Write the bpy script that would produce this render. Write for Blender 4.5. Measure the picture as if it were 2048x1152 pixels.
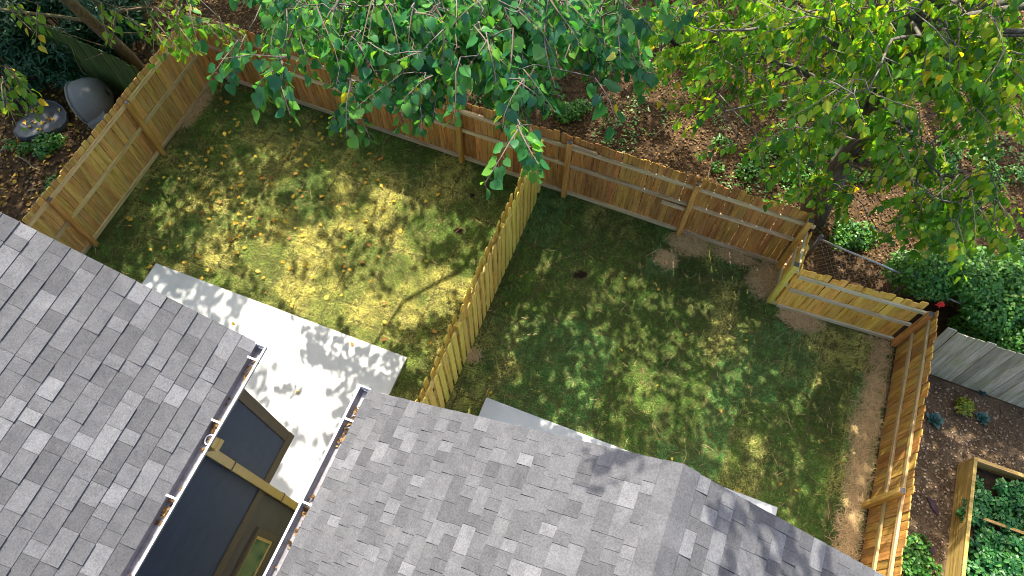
import bpy, math, random
import numpy as np
from mathutils import Vector, Matrix
random.seed(7); rng = np.random.default_rng(7)
for o in list(bpy.data.objects): bpy.data.objects.remove(o)
SC = bpy.context.scene
COL = SC.collection
# ------------------------------------------------------------------ camera, sky, sun, exposure
HC = 13.0
FPX = 1450.0
TILT = math.atan(714 / FPX)
cam = bpy.data.cameras.new('camera'); camo = bpy.data.objects.new('camera', cam); COL.objects.link(camo)
cam.sensor_width = 36; cam.lens = FPX / 2048 * 36; cam.clip_end = 500; cam.clip_start = 0.05
camo.location = (0, 0, HC); camo.rotation_euler = (TILT, 0, 0); SC.camera = camo
SUN_EL = math.radians(52)
wld = bpy.data.worlds.new('World'); SC.world = wld; wld.use_nodes = True
wn = wld.node_tree
sky = wn.nodes.new('ShaderNodeTexSky'); sky.sky_type = 'NISHITA'; sky.sun_disc = False
sky.sun_elevation = SUN_EL; sky.sun_rotation = 0.0; sky.dust_density = 4.5; sky.air_density = 1.0
bg = wn.nodes['Background']; bg.inputs[1].default_value = 0.15
wn.links.new(sky.outputs[0], bg.inputs[0])
sl = bpy.data.lights.new('sun', 'SUN'); sl.energy = 4.2; sl.angle = math.radians(0.53); sl.color = (1, 0.93, 0.80)
so = bpy.data.objects.new('sun', sl); COL.objects.link(so); so.location = (0, 20, 30)
so.rotation_euler = (-(math.pi / 2 - SUN_EL), 0, 0)
SC.view_settings.view_transform = 'Standard'; SC.view_settings.look = 'None'
SC.view_settings.gamma = 1; SC.view_settings.exposure = 1.58
SC.cycles.filter_width = 0.95; SC.cycles.use_denoising = True
SC.cycles.max_bounces = 8; SC.cycles.transparent_max_bounces = 8
# ------------------------------------------------------------------ coordinates
TH = math.radians(-21.3)                       # the houses and fences are turned 21 degrees
E1 = np.array([math.cos(TH), math.sin(TH)]); E2 = np.array([-math.sin(TH), math.cos(TH)])
def W(s, t, z=0.0):
    p = s * E1 + t * E2
    return Vector((p[0], p[1], z))
def pix(u, v, z=0.0):                          # the place at height z that the photograph shows at (u, v)
    X = (u - 1024) / FPX; Y = (576 - v) / FPX
    r = (X, math.sin(TILT) + Y * math.cos(TILT), -math.cos(TILT) + Y * math.sin(TILT))
    k = (HC - z) / -r[2]
    return Vector((r[0] * k, r[1] * k, z))
def proj(P):                                   # Nx3 -> u, v, depth
    P = np.asarray(P, float); d = P - np.array([0, 0, HC])
    c, s = math.cos(TILT), math.sin(TILT)
    zc = d[:, 1] * s - d[:, 2] * c
    yc = d[:, 1] * c + d[:, 2] * s
    zc_ = np.where(np.abs(zc) < 1e-3, 1e-3, zc)
    return 1024 + FPX * d[:, 0] / zc_, 576 - FPX * yc / zc_, zc
def st_of(p): return float(p[0] * E1[0] + p[1] * E1[1]), float(p[0] * E2[0] + p[1] * E2[1])
# ------------------------------------------------------------------ mesh helpers
def mesh(name, verts, faces, mat=None, smooth=False):
    m = bpy.data.meshes.new(name)
    m.from_pydata([tuple(v) for v in verts], [], [tuple(f) for f in faces]); m.update()
    if mat: m.materials.append(mat)
    if smooth: m.polygons.foreach_set('use_smooth', [True] * len(m.polygons))
    return m
def np_mesh(name, V, F, mat=None, smooth=False, col=None):
    """V (n,3); F (m,k) equal-sized polygons"""
    m = bpy.data.meshes.new(name); V = np.asarray(V, np.float32); F = np.asarray(F, np.int32)
    n, k = F.shape
    m.vertices.add(len(V)); m.vertices.foreach_set('co', V.ravel())
    m.loops.add(n * k); m.loops.foreach_set('vertex_index', F.ravel())
    m.polygons.add(n); m.polygons.foreach_set('loop_start', np.arange(0, n * k, k, dtype=np.int32))
    m.polygons.foreach_set('loop_total', np.full(n, k, np.int32))
    if smooth: m.polygons.foreach_set('use_smooth', np.ones(n, bool))
    if col is not None:
        a = m.color_attributes.new('Col', 'FLOAT_COLOR', 'POINT')
        a.data.foreach_set('color', np.hstack([col, np.ones((len(col), 1))]).astype(np.float32).ravel())
    m.update(calc_edges=True); m.validate()
    if mat: m.materials.append(mat)
    return m
def ob(name, me, parent=None, loc=None, rot=None, label=None, cat=None, group=None, kind=None):
    o = bpy.data.objects.new(name, me); COL.objects.link(o)
    if parent is not None: o.parent = parent
    if loc is not None: o.location = loc
    if rot is not None: o.rotation_euler = rot
    if label: o['label'] = label
    if cat: o['category'] = cat
    if group: o['group'] = group
    if kind: o['kind'] = kind
    return o
def empty(name, loc, rz, label, cat, group=None):
    o = ob(name, None, None, loc, (0, 0, rz), label, cat, group); o.empty_display_size = .2
    return o
CUBE_F = [(0, 3, 2, 1), (4, 5, 6, 7), (0, 1, 5, 4), (1, 2, 6, 5), (2, 3, 7, 6), (3, 0, 4, 7)]
def box_v(x0, x1, y0, y1, z0, z1):
    return [(x0, y0, z0), (x1, y0, z0), (x1, y1, z0), (x0, y1, z0), (x0, y0, z1), (x1, y0, z1), (x1, y1, z1), (x0, y1, z1)]
class MB:
    def __init__(s): s.v = []; s.f = []
    def add(s, v, f):
        n = len(s.v); s.v += [tuple(p) for p in v]; s.f += [tuple(i + n for i in q) for q in f]; return s
    def box(s, *a): return s.add(box_v(*a), CUBE_F)
    def prism(s, poly, axis, a0, a1):          # poly: 2-D points, extruded along axis (0 x, 1 y, 2 z)
        def mk(p, a): return {0: (a, p[0], p[1]), 1: (p[0], a, p[1]), 2: (p[0], p[1], a)}[axis]
        n = len(poly); v = [mk(p, a0) for p in poly] + [mk(p, a1) for p in poly]
        f = [tuple(range(n))[::-1], tuple(range(n, 2 * n))] + [(i, (i + 1) % n, n + (i + 1) % n, n + i) for i in range(n)]
        return s.add(v, f)
    def tube(s, pts, rad, seg=6):
        pts = [Vector(p) for p in pts]; n = len(pts); rings = []
        if not hasattr(rad, '__len__'): rad = [rad] * n
        ref = Vector((0.13, 0.31, 0.94))
        for i, p in enumerate(pts):
            d = (pts[min(i + 1, n - 1)] - pts[max(i - 1, 0)]).normalized()
            if abs(d.dot(ref)) > .97: a = d.cross(Vector((1, 0, 0))).normalized()
            else: a = d.cross(ref).normalized()
            b = d.cross(a)
            rings.append([p + (a * math.cos(2 * math.pi * k / seg) + b * math.sin(2 * math.pi * k / seg)) * rad[i] for k in range(seg)])
        v = [q for r in rings for q in r]
        f = [(i * seg + k, i * seg + (k + 1) % seg, (i + 1) * seg + (k + 1) % seg, (i + 1) * seg + k) for i in range(n - 1) for k in range(seg)]
        f += [tuple(range(seg))[::-1], tuple((n - 1) * seg + k for k in range(seg))]
        return s.add(v, f)
    def mesh(s, name, mat, smooth=False):
        m = mesh(name, s.v, s.f, mat, smooth)
        import bmesh
        b = bmesh.new(); b.from_mesh(m); bmesh.ops.recalc_face_normals(b, faces=b.faces); b.to_mesh(m); b.free()
        return m
# smooth value noise on arrays
_NT = rng.random((256, 256))
def vnoise(x, y):
    x = np.asarray(x, float); y = np.asarray(y, float)
    xi = np.floor(x).astype(int); yi = np.floor(y).astype(int); fx = x - xi; fy = y - yi
    fx = fx * fx * (3 - 2 * fx); fy = fy * fy * (3 - 2 * fy)
    g = lambda i, j: _NT[i % 256, j % 256]
    return (g(xi, yi) * (1 - fx) + g(xi + 1, yi) * fx) * (1 - fy) + (g(xi, yi + 1) * (1 - fx) + g(xi + 1, yi + 1) * fx) * fy
def fbm(x, y): return .55 * vnoise(x, y) + .3 * vnoise(x * 2.1 + 9, y * 2.1 + 3) + .15 * vnoise(x * 4.3 + 5, y * 4.3 + 7)
# ------------------------------------------------------------------ materials
class NT:
    def __init__(s, name):
        s.m = bpy.data.materials.new(name); s.m.use_nodes = True; s.t = s.m.node_tree; s.p = s.t.nodes['Principled BSDF']
        s.out = s.t.nodes['Material Output']
    def n(s, typ, **kw):
        x = s.t.nodes.new('ShaderNode' + typ)
        for k, v in kw.items(): setattr(x, k, v)
        return x
    def l(s, a, b): s.t.links.new(a, b)
    def math(s, op, a, b=None):
        x = s.n('Math', operation=op)
        for i, q in enumerate((a, b)):
            if q is None: continue
            if isinstance(q, (int, float)): x.inputs[i].default_value = q
            else: s.l(q, x.inputs[i])
        return x.outputs[0]
    def ramp(s, fac, stops, interp='LINEAR'):
        r = s.n('ValToRGB'); cr = r.color_ramp; cr.interpolation = interp
        while len(cr.elements) < len(stops): cr.elements.new(0.5)
        for e, (p, c) in zip(cr.elements, stops): e.position = p; e.color = (*c, 1)
        s.l(fac, r.inputs[0]); return r.outputs[0]
    def noise(s, vec, scale, detail=4, rough=.6):
        x = s.n('TexNoise'); x.inputs['Scale'].default_value = scale; x.inputs['Detail'].default_value = detail; x.inputs['Roughness'].default_value = rough
        if vec is not None: s.l(vec, x.inputs['Vector'])
        return x.outputs[0]
    def mix(s, fac, a, b, mode='MIX'):
        x = s.n('Mix', data_type='RGBA', blend_type=mode)
        for i, q in ((0, fac), (6, a), (7, b)):
            if isinstance(q, (int, float)): x.inputs[i].default_value = q
            elif isinstance(q, tuple): x.inputs[i].default_value = (*q, 1)
            else: s.l(q, x.inputs[i])
        return x.outputs[2]
    def bump(s, h, strength, dist=.01):
        b = s.n('Bump'); b.inputs['Strength'].default_value = strength; b.inputs['Distance'].default_value = dist
        s.l(h, b.inputs['Height']); s.l(b.outputs[0], s.p.inputs['Normal'])
    def objvec(s, scale=(1, 1, 1), rnd=True):
        tc = s.n('TexCoord'); mp = s.n('Mapping'); mp.inputs['Scale'].default_value = scale
        s.l(tc.outputs['Object'], mp.inputs['Vector'])
        if rnd:
            oi = s.n('ObjectInfo'); cx = s.n('CombineXYZ'); q = s.math('MULTIPLY', oi.outputs['Random'], 37.0)
            for i in range(3): s.l(q, cx.inputs[i])
            s.l(cx.outputs[0], mp.inputs['Location'])
        return mp.outputs[0]
    def objrand(s): return s.n('ObjectInfo').outputs['Random']
    def islrand(s): return s.n('NewGeometry').outputs['Random Per Island']
    def done(s, col, rough=.8, spec=.3, metal=0.0):
        if isinstance(col, tuple): s.p.inputs['Base Color'].default_value = (*col, 1)
        else: s.l(col, s.p.inputs['Base Color'])
        s.p.inputs['Roughness'].default_value = rough; s.p.inputs['Specular IOR Level'].default_value = spec; s.p.inputs['Metallic'].default_value = metal
        return s.m
def wood(name, dark, mid, light, axis=2, knots=.5, wear=(.25, .23, .2), wearamt=.3, var=.35):
    k = NT(name); sc = [9, 9, 9]; sc[axis] = .7
    v = k.objvec(tuple(sc)); g = k.noise(v, 2.2, 6, .65)
    c = k.ramp(g, [(.3, dark), (.5, mid), (.72, light)])
    fine = k.noise(k.objvec(tuple(x * 5 for x in sc)), 3, 3)
    c = k.mix(.35, c, k.ramp(fine, [(.3, (.45, .45, .45)), (.7, (1.25, 1.25, 1.25))]), 'MULTIPLY')
    r = k.objrand(); hv = k.n('HueSaturation')
    k.l(k.math('ADD', k.math('MULTIPLY', r, var), 1 - var * .55), hv.inputs['Value'])
    k.l(k.math('ADD', k.math('MULTIPLY', k.math('FRACT', k.math('MULTIPLY', r, 7.3)), .03), .485), hv.inputs['Hue'])
    k.l(c, hv.inputs['Color']); c = hv.outputs[0]
    if knots:
        kv = [3.0, 3.0, 3.0]; kv[axis] = 1.9
        vo = k.n('TexVoronoi'); vo.inputs['Scale'].default_value = 2.4; k.l(k.objvec(tuple(kv)), vo.inputs['Vector'])
        kn = k.ramp(vo.outputs['Distance'], [(.05, (1, 1, 1)), (.13, (0, 0, 0))])
        c = k.mix(k.math('MULTIPLY', kn, knots), c, tuple(x * .45 for x in dark))
    blot = k.noise(k.objvec((1.5, 1.5, 1.5)), 1.6, 4)
    c = k.mix(k.math('MULTIPLY', k.ramp(blot, [(.45, (0, 0, 0)), (.75, (1, 1, 1))]), wearamt), c, wear)
    k.bump(g, .35, .004)
    return k.done(c, .82, .2)
def leafmat(name, stops, trans=.45, tcol=1.5, rough=.42, spec=.45, vein=True):
    k = NT(name)
    r = k.math('FRACT', k.math('ADD', k.islrand(), k.objrand()))
    c = k.ramp(r, stops)
    p = k.p; k.l(c, p.inputs['Base Color']); p.inputs['Roughness'].default_value = rough; p.inputs['Specular IOR Level'].default_value = spec
    tr = k.n('BsdfTranslucent'); k.l(k.mix(1.0, c, (tcol * 1.15, tcol * 1.1, tcol * .35), 'MULTIPLY'), tr.inputs['Color'])
    mx = k.n('MixShader'); mx.inputs[0].default_value = trans
    k.l(p.outputs[0], mx.inputs[1]); k.l(tr.outputs[0], mx.inputs[2]); k.l(mx.outputs[0], k.out.inputs[0])
    return k.m
def plain(name, col, rough=.6, spec=.3, metal=0.0, nscale=6, namt=.25, bump=0.0):
    k = NT(name); v = k.objvec()
    c = k.mix(namt, col, k.ramp(k.noise(v, nscale, 6, .7), [(.25, (.25, .25, .25)), (.75, (1.5, 1.5, 1.5))]), 'MULTIPLY')
    if bump: k.bump(k.noise(v, nscale * 6, 4), bump, .004)
    return k.done(c, rough, spec, metal)
M = {}
# treated pine that has weathered for a season (left and back fences)
M['aged'] = wood('aged_pine_boards', (.30, .16, .04), (.66, .39, .10), (.82, .54, .17), 2, .6, (.48, .36, .16), .5, .4)
M['aged_x'] = wood('aged_pine_rails', (.38, .25, .09), (.64, .46, .20), (.78, .60, .32), 0, .35, (.52, .44, .28), .4)
M['back'] = wood('brown_pine_boards', (.18, .075, .02), (.52, .245, .06), (.70, .38, .10), 2, .6, (.36, .235, .10), .5, .5)
M['back_x'] = wood('brown_pine_rails', (.36, .24, .11), (.62, .46, .25), (.76, .60, .38), 0, .35, (.52, .45, .32), .5)
M['post'] = wood('pine_post', (.30, .15, .03), (.60, .34, .075), (.74, .45, .12), 2, .5, (.44, .28, .09), .3)
M['new'] = wood('fresh_pine_boards', (.52, .19, .02), (.90, .54, .10), (.94, .63, .17), 2, .85, (.86, .50, .10), .3, .3)
M['new_x'] = wood('fresh_pine_rails', (.48, .39, .2), (.68, .60, .36), (.76, .70, .48), 0, .5, (.60, .58, .40), .4, .15)
M['picket'] = wood('green_pine_pickets', (.54, .37, .05), (.80, .58, .11), (.88, .67, .17), 2, .25, (.72, .55, .13), .3, .25)
M['picket_x'] = wood('green_pine_rails', (.38, .29, .07), (.58, .48, .16), (.70, .6, .25), 0, .25, (.55, .50, .2), .3, .2)
M['right'] = wood('orange_pine_boards', (.22, .09, .02), (.56, .28, .06), (.74, .42, .10), 2, .5, (.38, .26, .12), .45, .55)
M['right_x'] = wood('orange_pine_rails', (.26, .16, .06), (.48, .34, .15), (.62, .47, .25), 0, .4, (.40, .33, .2), .4)
M['grey'] = wood('weathered_grey_boards', (.22, .20, .13), (.42, .39, .27), (.54, .51, .38), 2, .2, (.26, .28, .10), .7, .5)
M['moss'] = wood('mossy_boards', (.02, .035, .008), (.05, .08, .018), (.09, .12, .03), 2, .1, (.03, .08, .012), .6, .4)
M['bed'] = wood('planter_boards', (.25, .14, .035), (.48, .31, .09), (.60, .43, .16), 0, .4, (.40, .29, .12), .3)
M['bed_z'] = wood('planter_posts', (.25, .14, .035), (.48, .31, .09), (.60, .43, .16), 2, .4, (.40, .29, .12), .3)
M['bark'] = wood('tree_bark', (.05, .045, .037), (.12, .11, .092), (.22, .20, .175), 2, 0, (.10, .11, .06), .4)
M['bark_brown'] = wood('brown_bark', (.06, .048, .024), (.14, .11, .058), (.23, .185, .10), 2, .3, (.11, .12, .05), .4)
M['twig'] = plain('twig_bark', (.24, .17, .13), .7)
def shingle_mat(name, tones, isl):
    k = NT(name); r = k.islrand() if isl else k.objrand()
    c = k.ramp(r, [(i / len(tones), (t * .965, t * .985, t * 1.05)) for i, t in enumerate(tones)], 'CONSTANT')
    v = k.objvec((1, 1, 1), not isl)
    c = k.mix(.8, c, k.ramp(k.noise(v, 60, 4, .9), [(.25, (.35, .35, .36)), (.5, (1, 1, 1)), (.8, (1.75, 1.74, 1.7))]), 'MULTIPLY')
    c = k.mix(.5, c, k.ramp(k.noise(v, 7, 4), [(.3, (.65, .65, .66)), (.7, (1.3, 1.29, 1.27))]), 'MULTIPLY')
    k.bump(k.noise(v, 260, 2, .8), .5, .003)
    return k.done(c, .93, .15)
TONES = [.064, .076, .082, .086, .090, .072, .092, .080, .096, .068, .108, .085, .078, .122, .074, .089]
M['shingle'] = shingle_mat('asphalt_shingle', TONES, False)
M['shingle_i'] = shingle_mat('asphalt_shingle_field', TONES, True)
M['deck'] = plain('roof_underlay', (.05, .05, .052), .95)
def concrete():
    k = NT('pale_concrete'); v = k.objvec((1, 1, 1), False)
    c = k.ramp(k.noise(v, 1.1, 6, .65), [(.28, (.36, .365, .35)), (.42, (.47, .475, .455)), (.6, (.54, .545, .525)), (.8, (.60, .60, .575))])
    c = k.mix(.3, c, k.ramp(k.noise(v, 90, 3, .8), [(.3, (.75, .75, .75)), (.7, (1.15, 1.15, 1.15))]), 'MULTIPLY')
    k.bump(k.noise(v, 70, 4), .25, .003)
    return k.done(c, .9, .2)
M['concrete'] = concrete()
def soil(name, stops, sc=3.0):
    k = NT(name); v = k.objvec((1, 1, 1), False); n1 = k.noise(v, sc, 8, .75); n2 = k.noise(v, sc * 14, 5, .8)
    c = k.ramp(k.math('ADD', k.math('MULTIPLY', n1, .5), k.math('MULTIPLY', n2, .5)), stops)
    k.bump(n2, .8, .03)
    return k.done(c, .95, .1)
M['forest'] = soil('forest_soil', [(.35, (.022, .014, .008)), (.5, (.07, .042, .022)), (.65, (.15, .095, .05))])
M['garden'] = soil('garden_mulch', [(.35, (.04, .026, .014)), (.5, (.10, .068, .038)), (.65, (.20, .14, .085))], 2.4)
M['lawn'] = soil('lawn_soil', [(.35, (.04, .05, .014)), (.5, (.09, .09, .028)), (.65, (.18, .15, .055))])
M['dirt'] = soil('dark_dirt', [(.35, (.012, .008, .005)), (.6, (.045, .025, .016))], 9)
M['compost'] = soil('bed_compost', [(.35, (.02, .014, .008)), (.6, (.07, .05, .03))], 7)
def colmat(name, rough=.7, trans=.3):
    k = NT(name); a = k.n('VertexColor'); a.layer_name = 'Col'
    k.l(a.outputs[0], k.p.inputs['Base Color']); k.p.inputs['Roughness'].default_value = rough; k.p.inputs['Specular IOR Level'].default_value = .25
    tr = k.n('BsdfTranslucent'); k.l(a.outputs[0], tr.inputs['Color']); mx = k.n('MixShader'); mx.inputs[0].default_value = trans
    k.l(k.p.outputs[0], mx.inputs[1]); k.l(tr.outputs[0], mx.inputs[2]); k.l(mx.outputs[0], k.out.inputs[0])
    return k.m
M['grass'] = colmat('grass_blades'); M['litter'] = colmat('dead_leaves', .8, .1); M['straw'] = colmat('pine_straw', .7, .1)
M['leafA'] = leafmat('broad_leaves', [(0, (.014, .095, .040)), (.3, (.025, .14, .045)), (.6, (.05, .20, .04)), (.9, (.10, .27, .04)), (.985, (.14, .30, .04)), (1, (.45, .33, .02))], .40, 1.7, .36, .6)
M['leafB'] = leafmat('yellowing_leaves', [(0, (.035, .13, .014)), (.4, (.085, .23, .016)), (.75, (.16, .31, .02)), (.92, (.28, .36, .025)), (.98, (.46, .40, .03)), (1, (.5, .33, .02))], .45, 1.8)
M['leafC'] = leafmat('ovate_leaves', [(0, (.04, .14, .014)), (.5, (.09, .24, .018)), (.9, (.18, .32, .025)), (1, (.5, .36, .02))], .42)
M['everg'] = leafmat('evergreen_sprays', [(0, (.006, .045, .02)), (.5, (.012, .075, .03)), (1, (.025, .11, .035))], .2)
M['ivy'] = leafmat('ivy_leaves', [(0, (.02, .11, .012)), (.5, (.045, .18, .018)), (.85, (.10, .25, .025)), (1, (.20, .32, .05))], .3)
M['veg'] = leafmat('vegetable_leaves', [(0, (.01, .08, .018)), (.6, (.025, .14, .025)), (1, (.07, .20, .03))], .3)
M['cabb'] = leafmat('blue_green_leaves', [(0, (.02, .07, .06)), (1, (.05, .12, .10))], .15)
M['lime'] = leafmat('lime_leaves', [(0, (.12, .19, .012)), (1, (.32, .33, .02))], .35)
M['fallen'] = leafmat('fallen_yellow_leaf', [(0, (.50, .30, .03)), (.45, (.62, .43, .05)), (.7, (.60, .34, .03)), (.85, (.36, .16, .03)), (1, (.20, .09, .03))], .2, 1.1, .6, .3)
M['slate'] = plain('slate_blue_siding', (.055, .076, .112), .55, .35, 0, 3, .3)
M['warm_bounce'] = plain('siding_warm_bounce', (.105, .085, .058), .55, .35, 0, 3, .3)  # lower storey: same siding, with warm ground bounce painted into its colour
M['trim'] = plain('brown_trim', (.12, .085, .045), .5, .35, 0, 5, .2)
M['spout'] = plain('tan_downspout_bounce', (.60, .38, .08), .35, .5, 0, 6, .15)  # tan, with golden bounce light worked into the base colour
M['gutter'] = plain('dirty_gutter_metal', (.22, .21, .225), .4, .5, .3, 14, .6)
M['white'] = plain('white_aluminium', (.82, .81, .85), .35, .5, 0, 10, .12)
M['dark'] = plain('dark_fascia', (.05, .045, .045), .5)
M['glass'] = NT('window_glass_reflection').done((.05, .15, .07), .06, .8)  # green reflection of the grass painted into the pane colour
M['plastic'] = plain('grey_plastic', (.17, .175, .172), .7, .3, 0, 60, .45, .4)
M['plastic_d'] = plain('dark_grey_plastic', (.075, .08, .085), .5, .4, 0, 5, .8, .3)
M['rubber'] = plain('tyre_rubber', (.015, .015, .017), .7, .3, 0, 20, .3)
M['galv'] = plain('galvanised_steel', (.42, .44, .46), .35, .5, .8, 20, .3)
M['steel'] = plain('dark_steel_post', (.10, .105, .115), .4, .5, .5, 20, .3)
M['red'] = plain('red_cloth', (.62, .03, .02), .8)
M['purple'] = plain('purple_scrap', (.05, .025, .035), .8)
M['cap'] = plain('post_end_grain', (.09, .08, .075), .85)
M['wirem'] = plain('wire', (.6, .61, .62), .4, .5, .3)
# ------------------------------------------------------------------ the ground
gs = np_mesh('ground', [(-120, -120, 0), (120, -120, 0), (120, 160, 0), (-120, 160, 0)], [(0, 1, 2, 3)], M['forest'])
ob('ground', gs, kind='structure')
def sheet(name, st, z, mat):
    return ob(name, mesh(name, [W(s, t, z) for s, t in st], [tuple(range(len(st)))], mat), kind='structure')
sheet('lawn', [(-10.72, -6), (4.98, -6), (4.98, 7.58), (2.62, 7.55), (2.62, 8.38), (-10.72, 8.58)], .008, M['lawn'])
sheet('garden_ground', [(5.02, -6), (14, -6), (14, 7.0), (5.02, 7.1)], .008, M['garden'])
def slab(name, s0, s1, t0, t1, lab):
    m = MB().prism([(s0, t0), (s1, t0), (s1, t1 - .012), (s1 - .012, t1), (s0 + .012, t1), (s0, t1 - .012)], 2, -.05, .10)
    o = ob(name, m.mesh(name, M['concrete']), None, (0, 0, 0), (0, 0, TH)); o['kind'] = 'structure'; o['label'] = lab
slab('patio', -9.2, -3.63, -4, 3.83, 'pale concrete patio slab dappled with leaf shadow')
slab('patio', -1.93, 3.50, -4, 3.65, 'pale concrete patio slab beside the grey roof')
# bare soil where the sod has been cut
for (u, v, r) in ((1160, 551, .19), (918, 462, .13), (945, 392, .08)):
    p = pix(u, v); n = 14
    pts = [(p.x + r * random.uniform(.45, 1.15) * math.cos(a), p.y + .6 * r * random.uniform(.45, 1.15) * math.sin(a), .03) for a in [i * 2 * math.pi / n for i in range(n)]]
    ob('bare_soil', mesh('bare_soil', pts + [(p.x, p.y, .014)], [(i, (i + 1) % n, n) for i in range(n)], M['dirt']), kind='structure')
HOLES = [(pix(u, v), r) for (u, v, r) in ((1160, 551, .19), (918, 462, .13), (945, 392, .08))]
# ------------------------------------------------------------------ the two houses
def shingle_mesh(w, th, E):
    return mesh('shingle', [(0, 0, 0), (w, 0, 0), (w, E + .012, 0), (0, E + .012, 0), (0, 0, th), (w, 0, th), (w, E + .012, .0025), (0, E + .012, .0025)], CUBE_F, M['shingle'])
EXP = .166
WID = [.10, .13, .17, .20, .24, .28, .32]; THK = [.009, .013, .019]
SHM = {(w, t, e): shingle_mesh(w - .003, t, e) for w in WID for t in THK for e in (.166, .140)}
def roof_side(roof, s_eave, s_ridge, z_e, pitch, t0, t_rake, vis_tmin, s_vis=None, limit=300, EXP=.166, WID=WID):
    """shingles on one slope; local axes of the house are (s, t, z)"""
    sg = 1 if s_ridge > s_eave else -1
    L = abs(s_ridge - s_eave) * math.sqrt(1 + pitch ** 2); n = int(L / EXP)
    up = Vector((sg, 0, pitch)).normalized(); al = Vector((0, 1, 0))
    nor = up.cross(al) if up.cross(al).z > 0 else al.cross(up)
    # local x of a shingle must make a right-handed frame with y=up-slope, z=normal
    ax = up.cross(nor)
    cands = []; rest = MB()
    for c in range(n):
        base = Vector((s_eave, 0, z_e)) + up * (c * EXP - .02)
        t = t_rake + .02 + 0.0
        last = None
        while t > t0:
            w = random.choice(WID); th = random.choice(THK)
            if random.random() < .12: w = min(WID)
            if t - w < t0: break
            org = base + al * (t if ax.y < 0 else t - w) + nor * .001
            mat4 = Matrix((( ax.x, up.x, nor.x, org.x), (ax.y, up.y, nor.y, org.y), (ax.z, up.z, nor.z, org.z), (0, 0, 0, 1)))
            cands.append((t, c, w, th, mat4)); t -= w
    ind = [c for c in cands if c[0] > vis_tmin][:limit]
    ids = set(id(c) for c in ind)
    for c in cands:
        if id(c) in ids:
            o = ob('shingle', SHM[(c[2], c[3], EXP)], roof); o.matrix_local = c[4]
        else:
            me = SHM[(c[2], c[3], EXP)]
            rest.add([c[4] @ v.co for v in me.vertices], CUBE_F)
    return rest, len(ind)
def house(lab, s_ridge, half, z_e, pitch, t_rake, right_vis, left_vis, t0=-6.0, EX=.166, WD=WID):
    h = empty('house', (0, 0, 0), TH, lab, 'house', None)
    z_r = z_e + half * pitch
    r = MB()
    for sg in (-1, 1):                                   # roof deck: one slab for each slope
        r.prism([(s_ridge, z_r), (s_ridge + sg * half, z_e), (s_ridge + sg * half, z_e - .14), (s_ridge, z_r - .14)], 1, t0, t_rake)
    roof = ob('roof', r.mesh('roof', M['deck']), h)
    rest = MB()
    for sg, vis in ((-1, left_vis), (1, right_vis)):
        q, n = roof_side(roof, s_ridge + sg * half, s_ridge, z_e, pitch, t0, t_rake, vis, None, 300 if vis < t_rake else 0, EX, WD)
        rest.add(q.v, q.f)
    me = mesh('shingle_field', rest.v, rest.f, M['shingle_i'])
    ob('shingle_field', me, roof, kind='stuff')
    # ridge caps
    t = t_rake + .02; k = 0
    while t > t0:
        d = .15; w = .21
        wv = [(s_ridge - d, z_r - d * pitch + .014), (s_ridge, z_r + .024), (s_ridge + d, z_r - d * pitch + .014)]
        t1 = t - w - .03
        v = [(a, t1, b) for a, b in wv] + [(a, t, b + .012) for a, b in wv] + [(a, t1, b - .016) for a, b in wv] + [(a, t, b - .016) for a, b in wv]
        f = [(0, 1, 4, 3), (1, 2, 5, 4), (3, 4, 10, 9), (4, 5, 11, 10), (0, 3, 9, 6), (2, 8, 11, 5), (0, 6, 7, 1), (1, 7, 8, 2)]
        ob('ridge_cap', mesh('ridge_cap', v, f, M['shingle']), roof); t -= w; k += 1
    # pale metal drip edge along the gable
    for sg in (-1, 1):
        e = MB(); a = (s_ridge + sg * .03, z_r - .03 * pitch); b = (s_ridge + sg * half, z_e)
        e.prism([(a[0], a[1] - .004), (b[0], b[1] - .004), (b[0], b[1] - .05), (a[0], a[1] - .05)], 1, t_rake + .002, t_rake + .014)
        ob('drip_edge', e.mesh('drip_edge', M['white']), roof)
        e = MB(); e.prism([(a[0], a[1] - .054), (b[0], b[1] - .054), (b[0], b[1] - .20), (a[0], a[1] - .20)], 1, t_rake - .03, t_rake + .004)
        ob('barge_board', e.mesh('barge_board', M['dark']), roof)
    return h, roof, z_r
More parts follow.
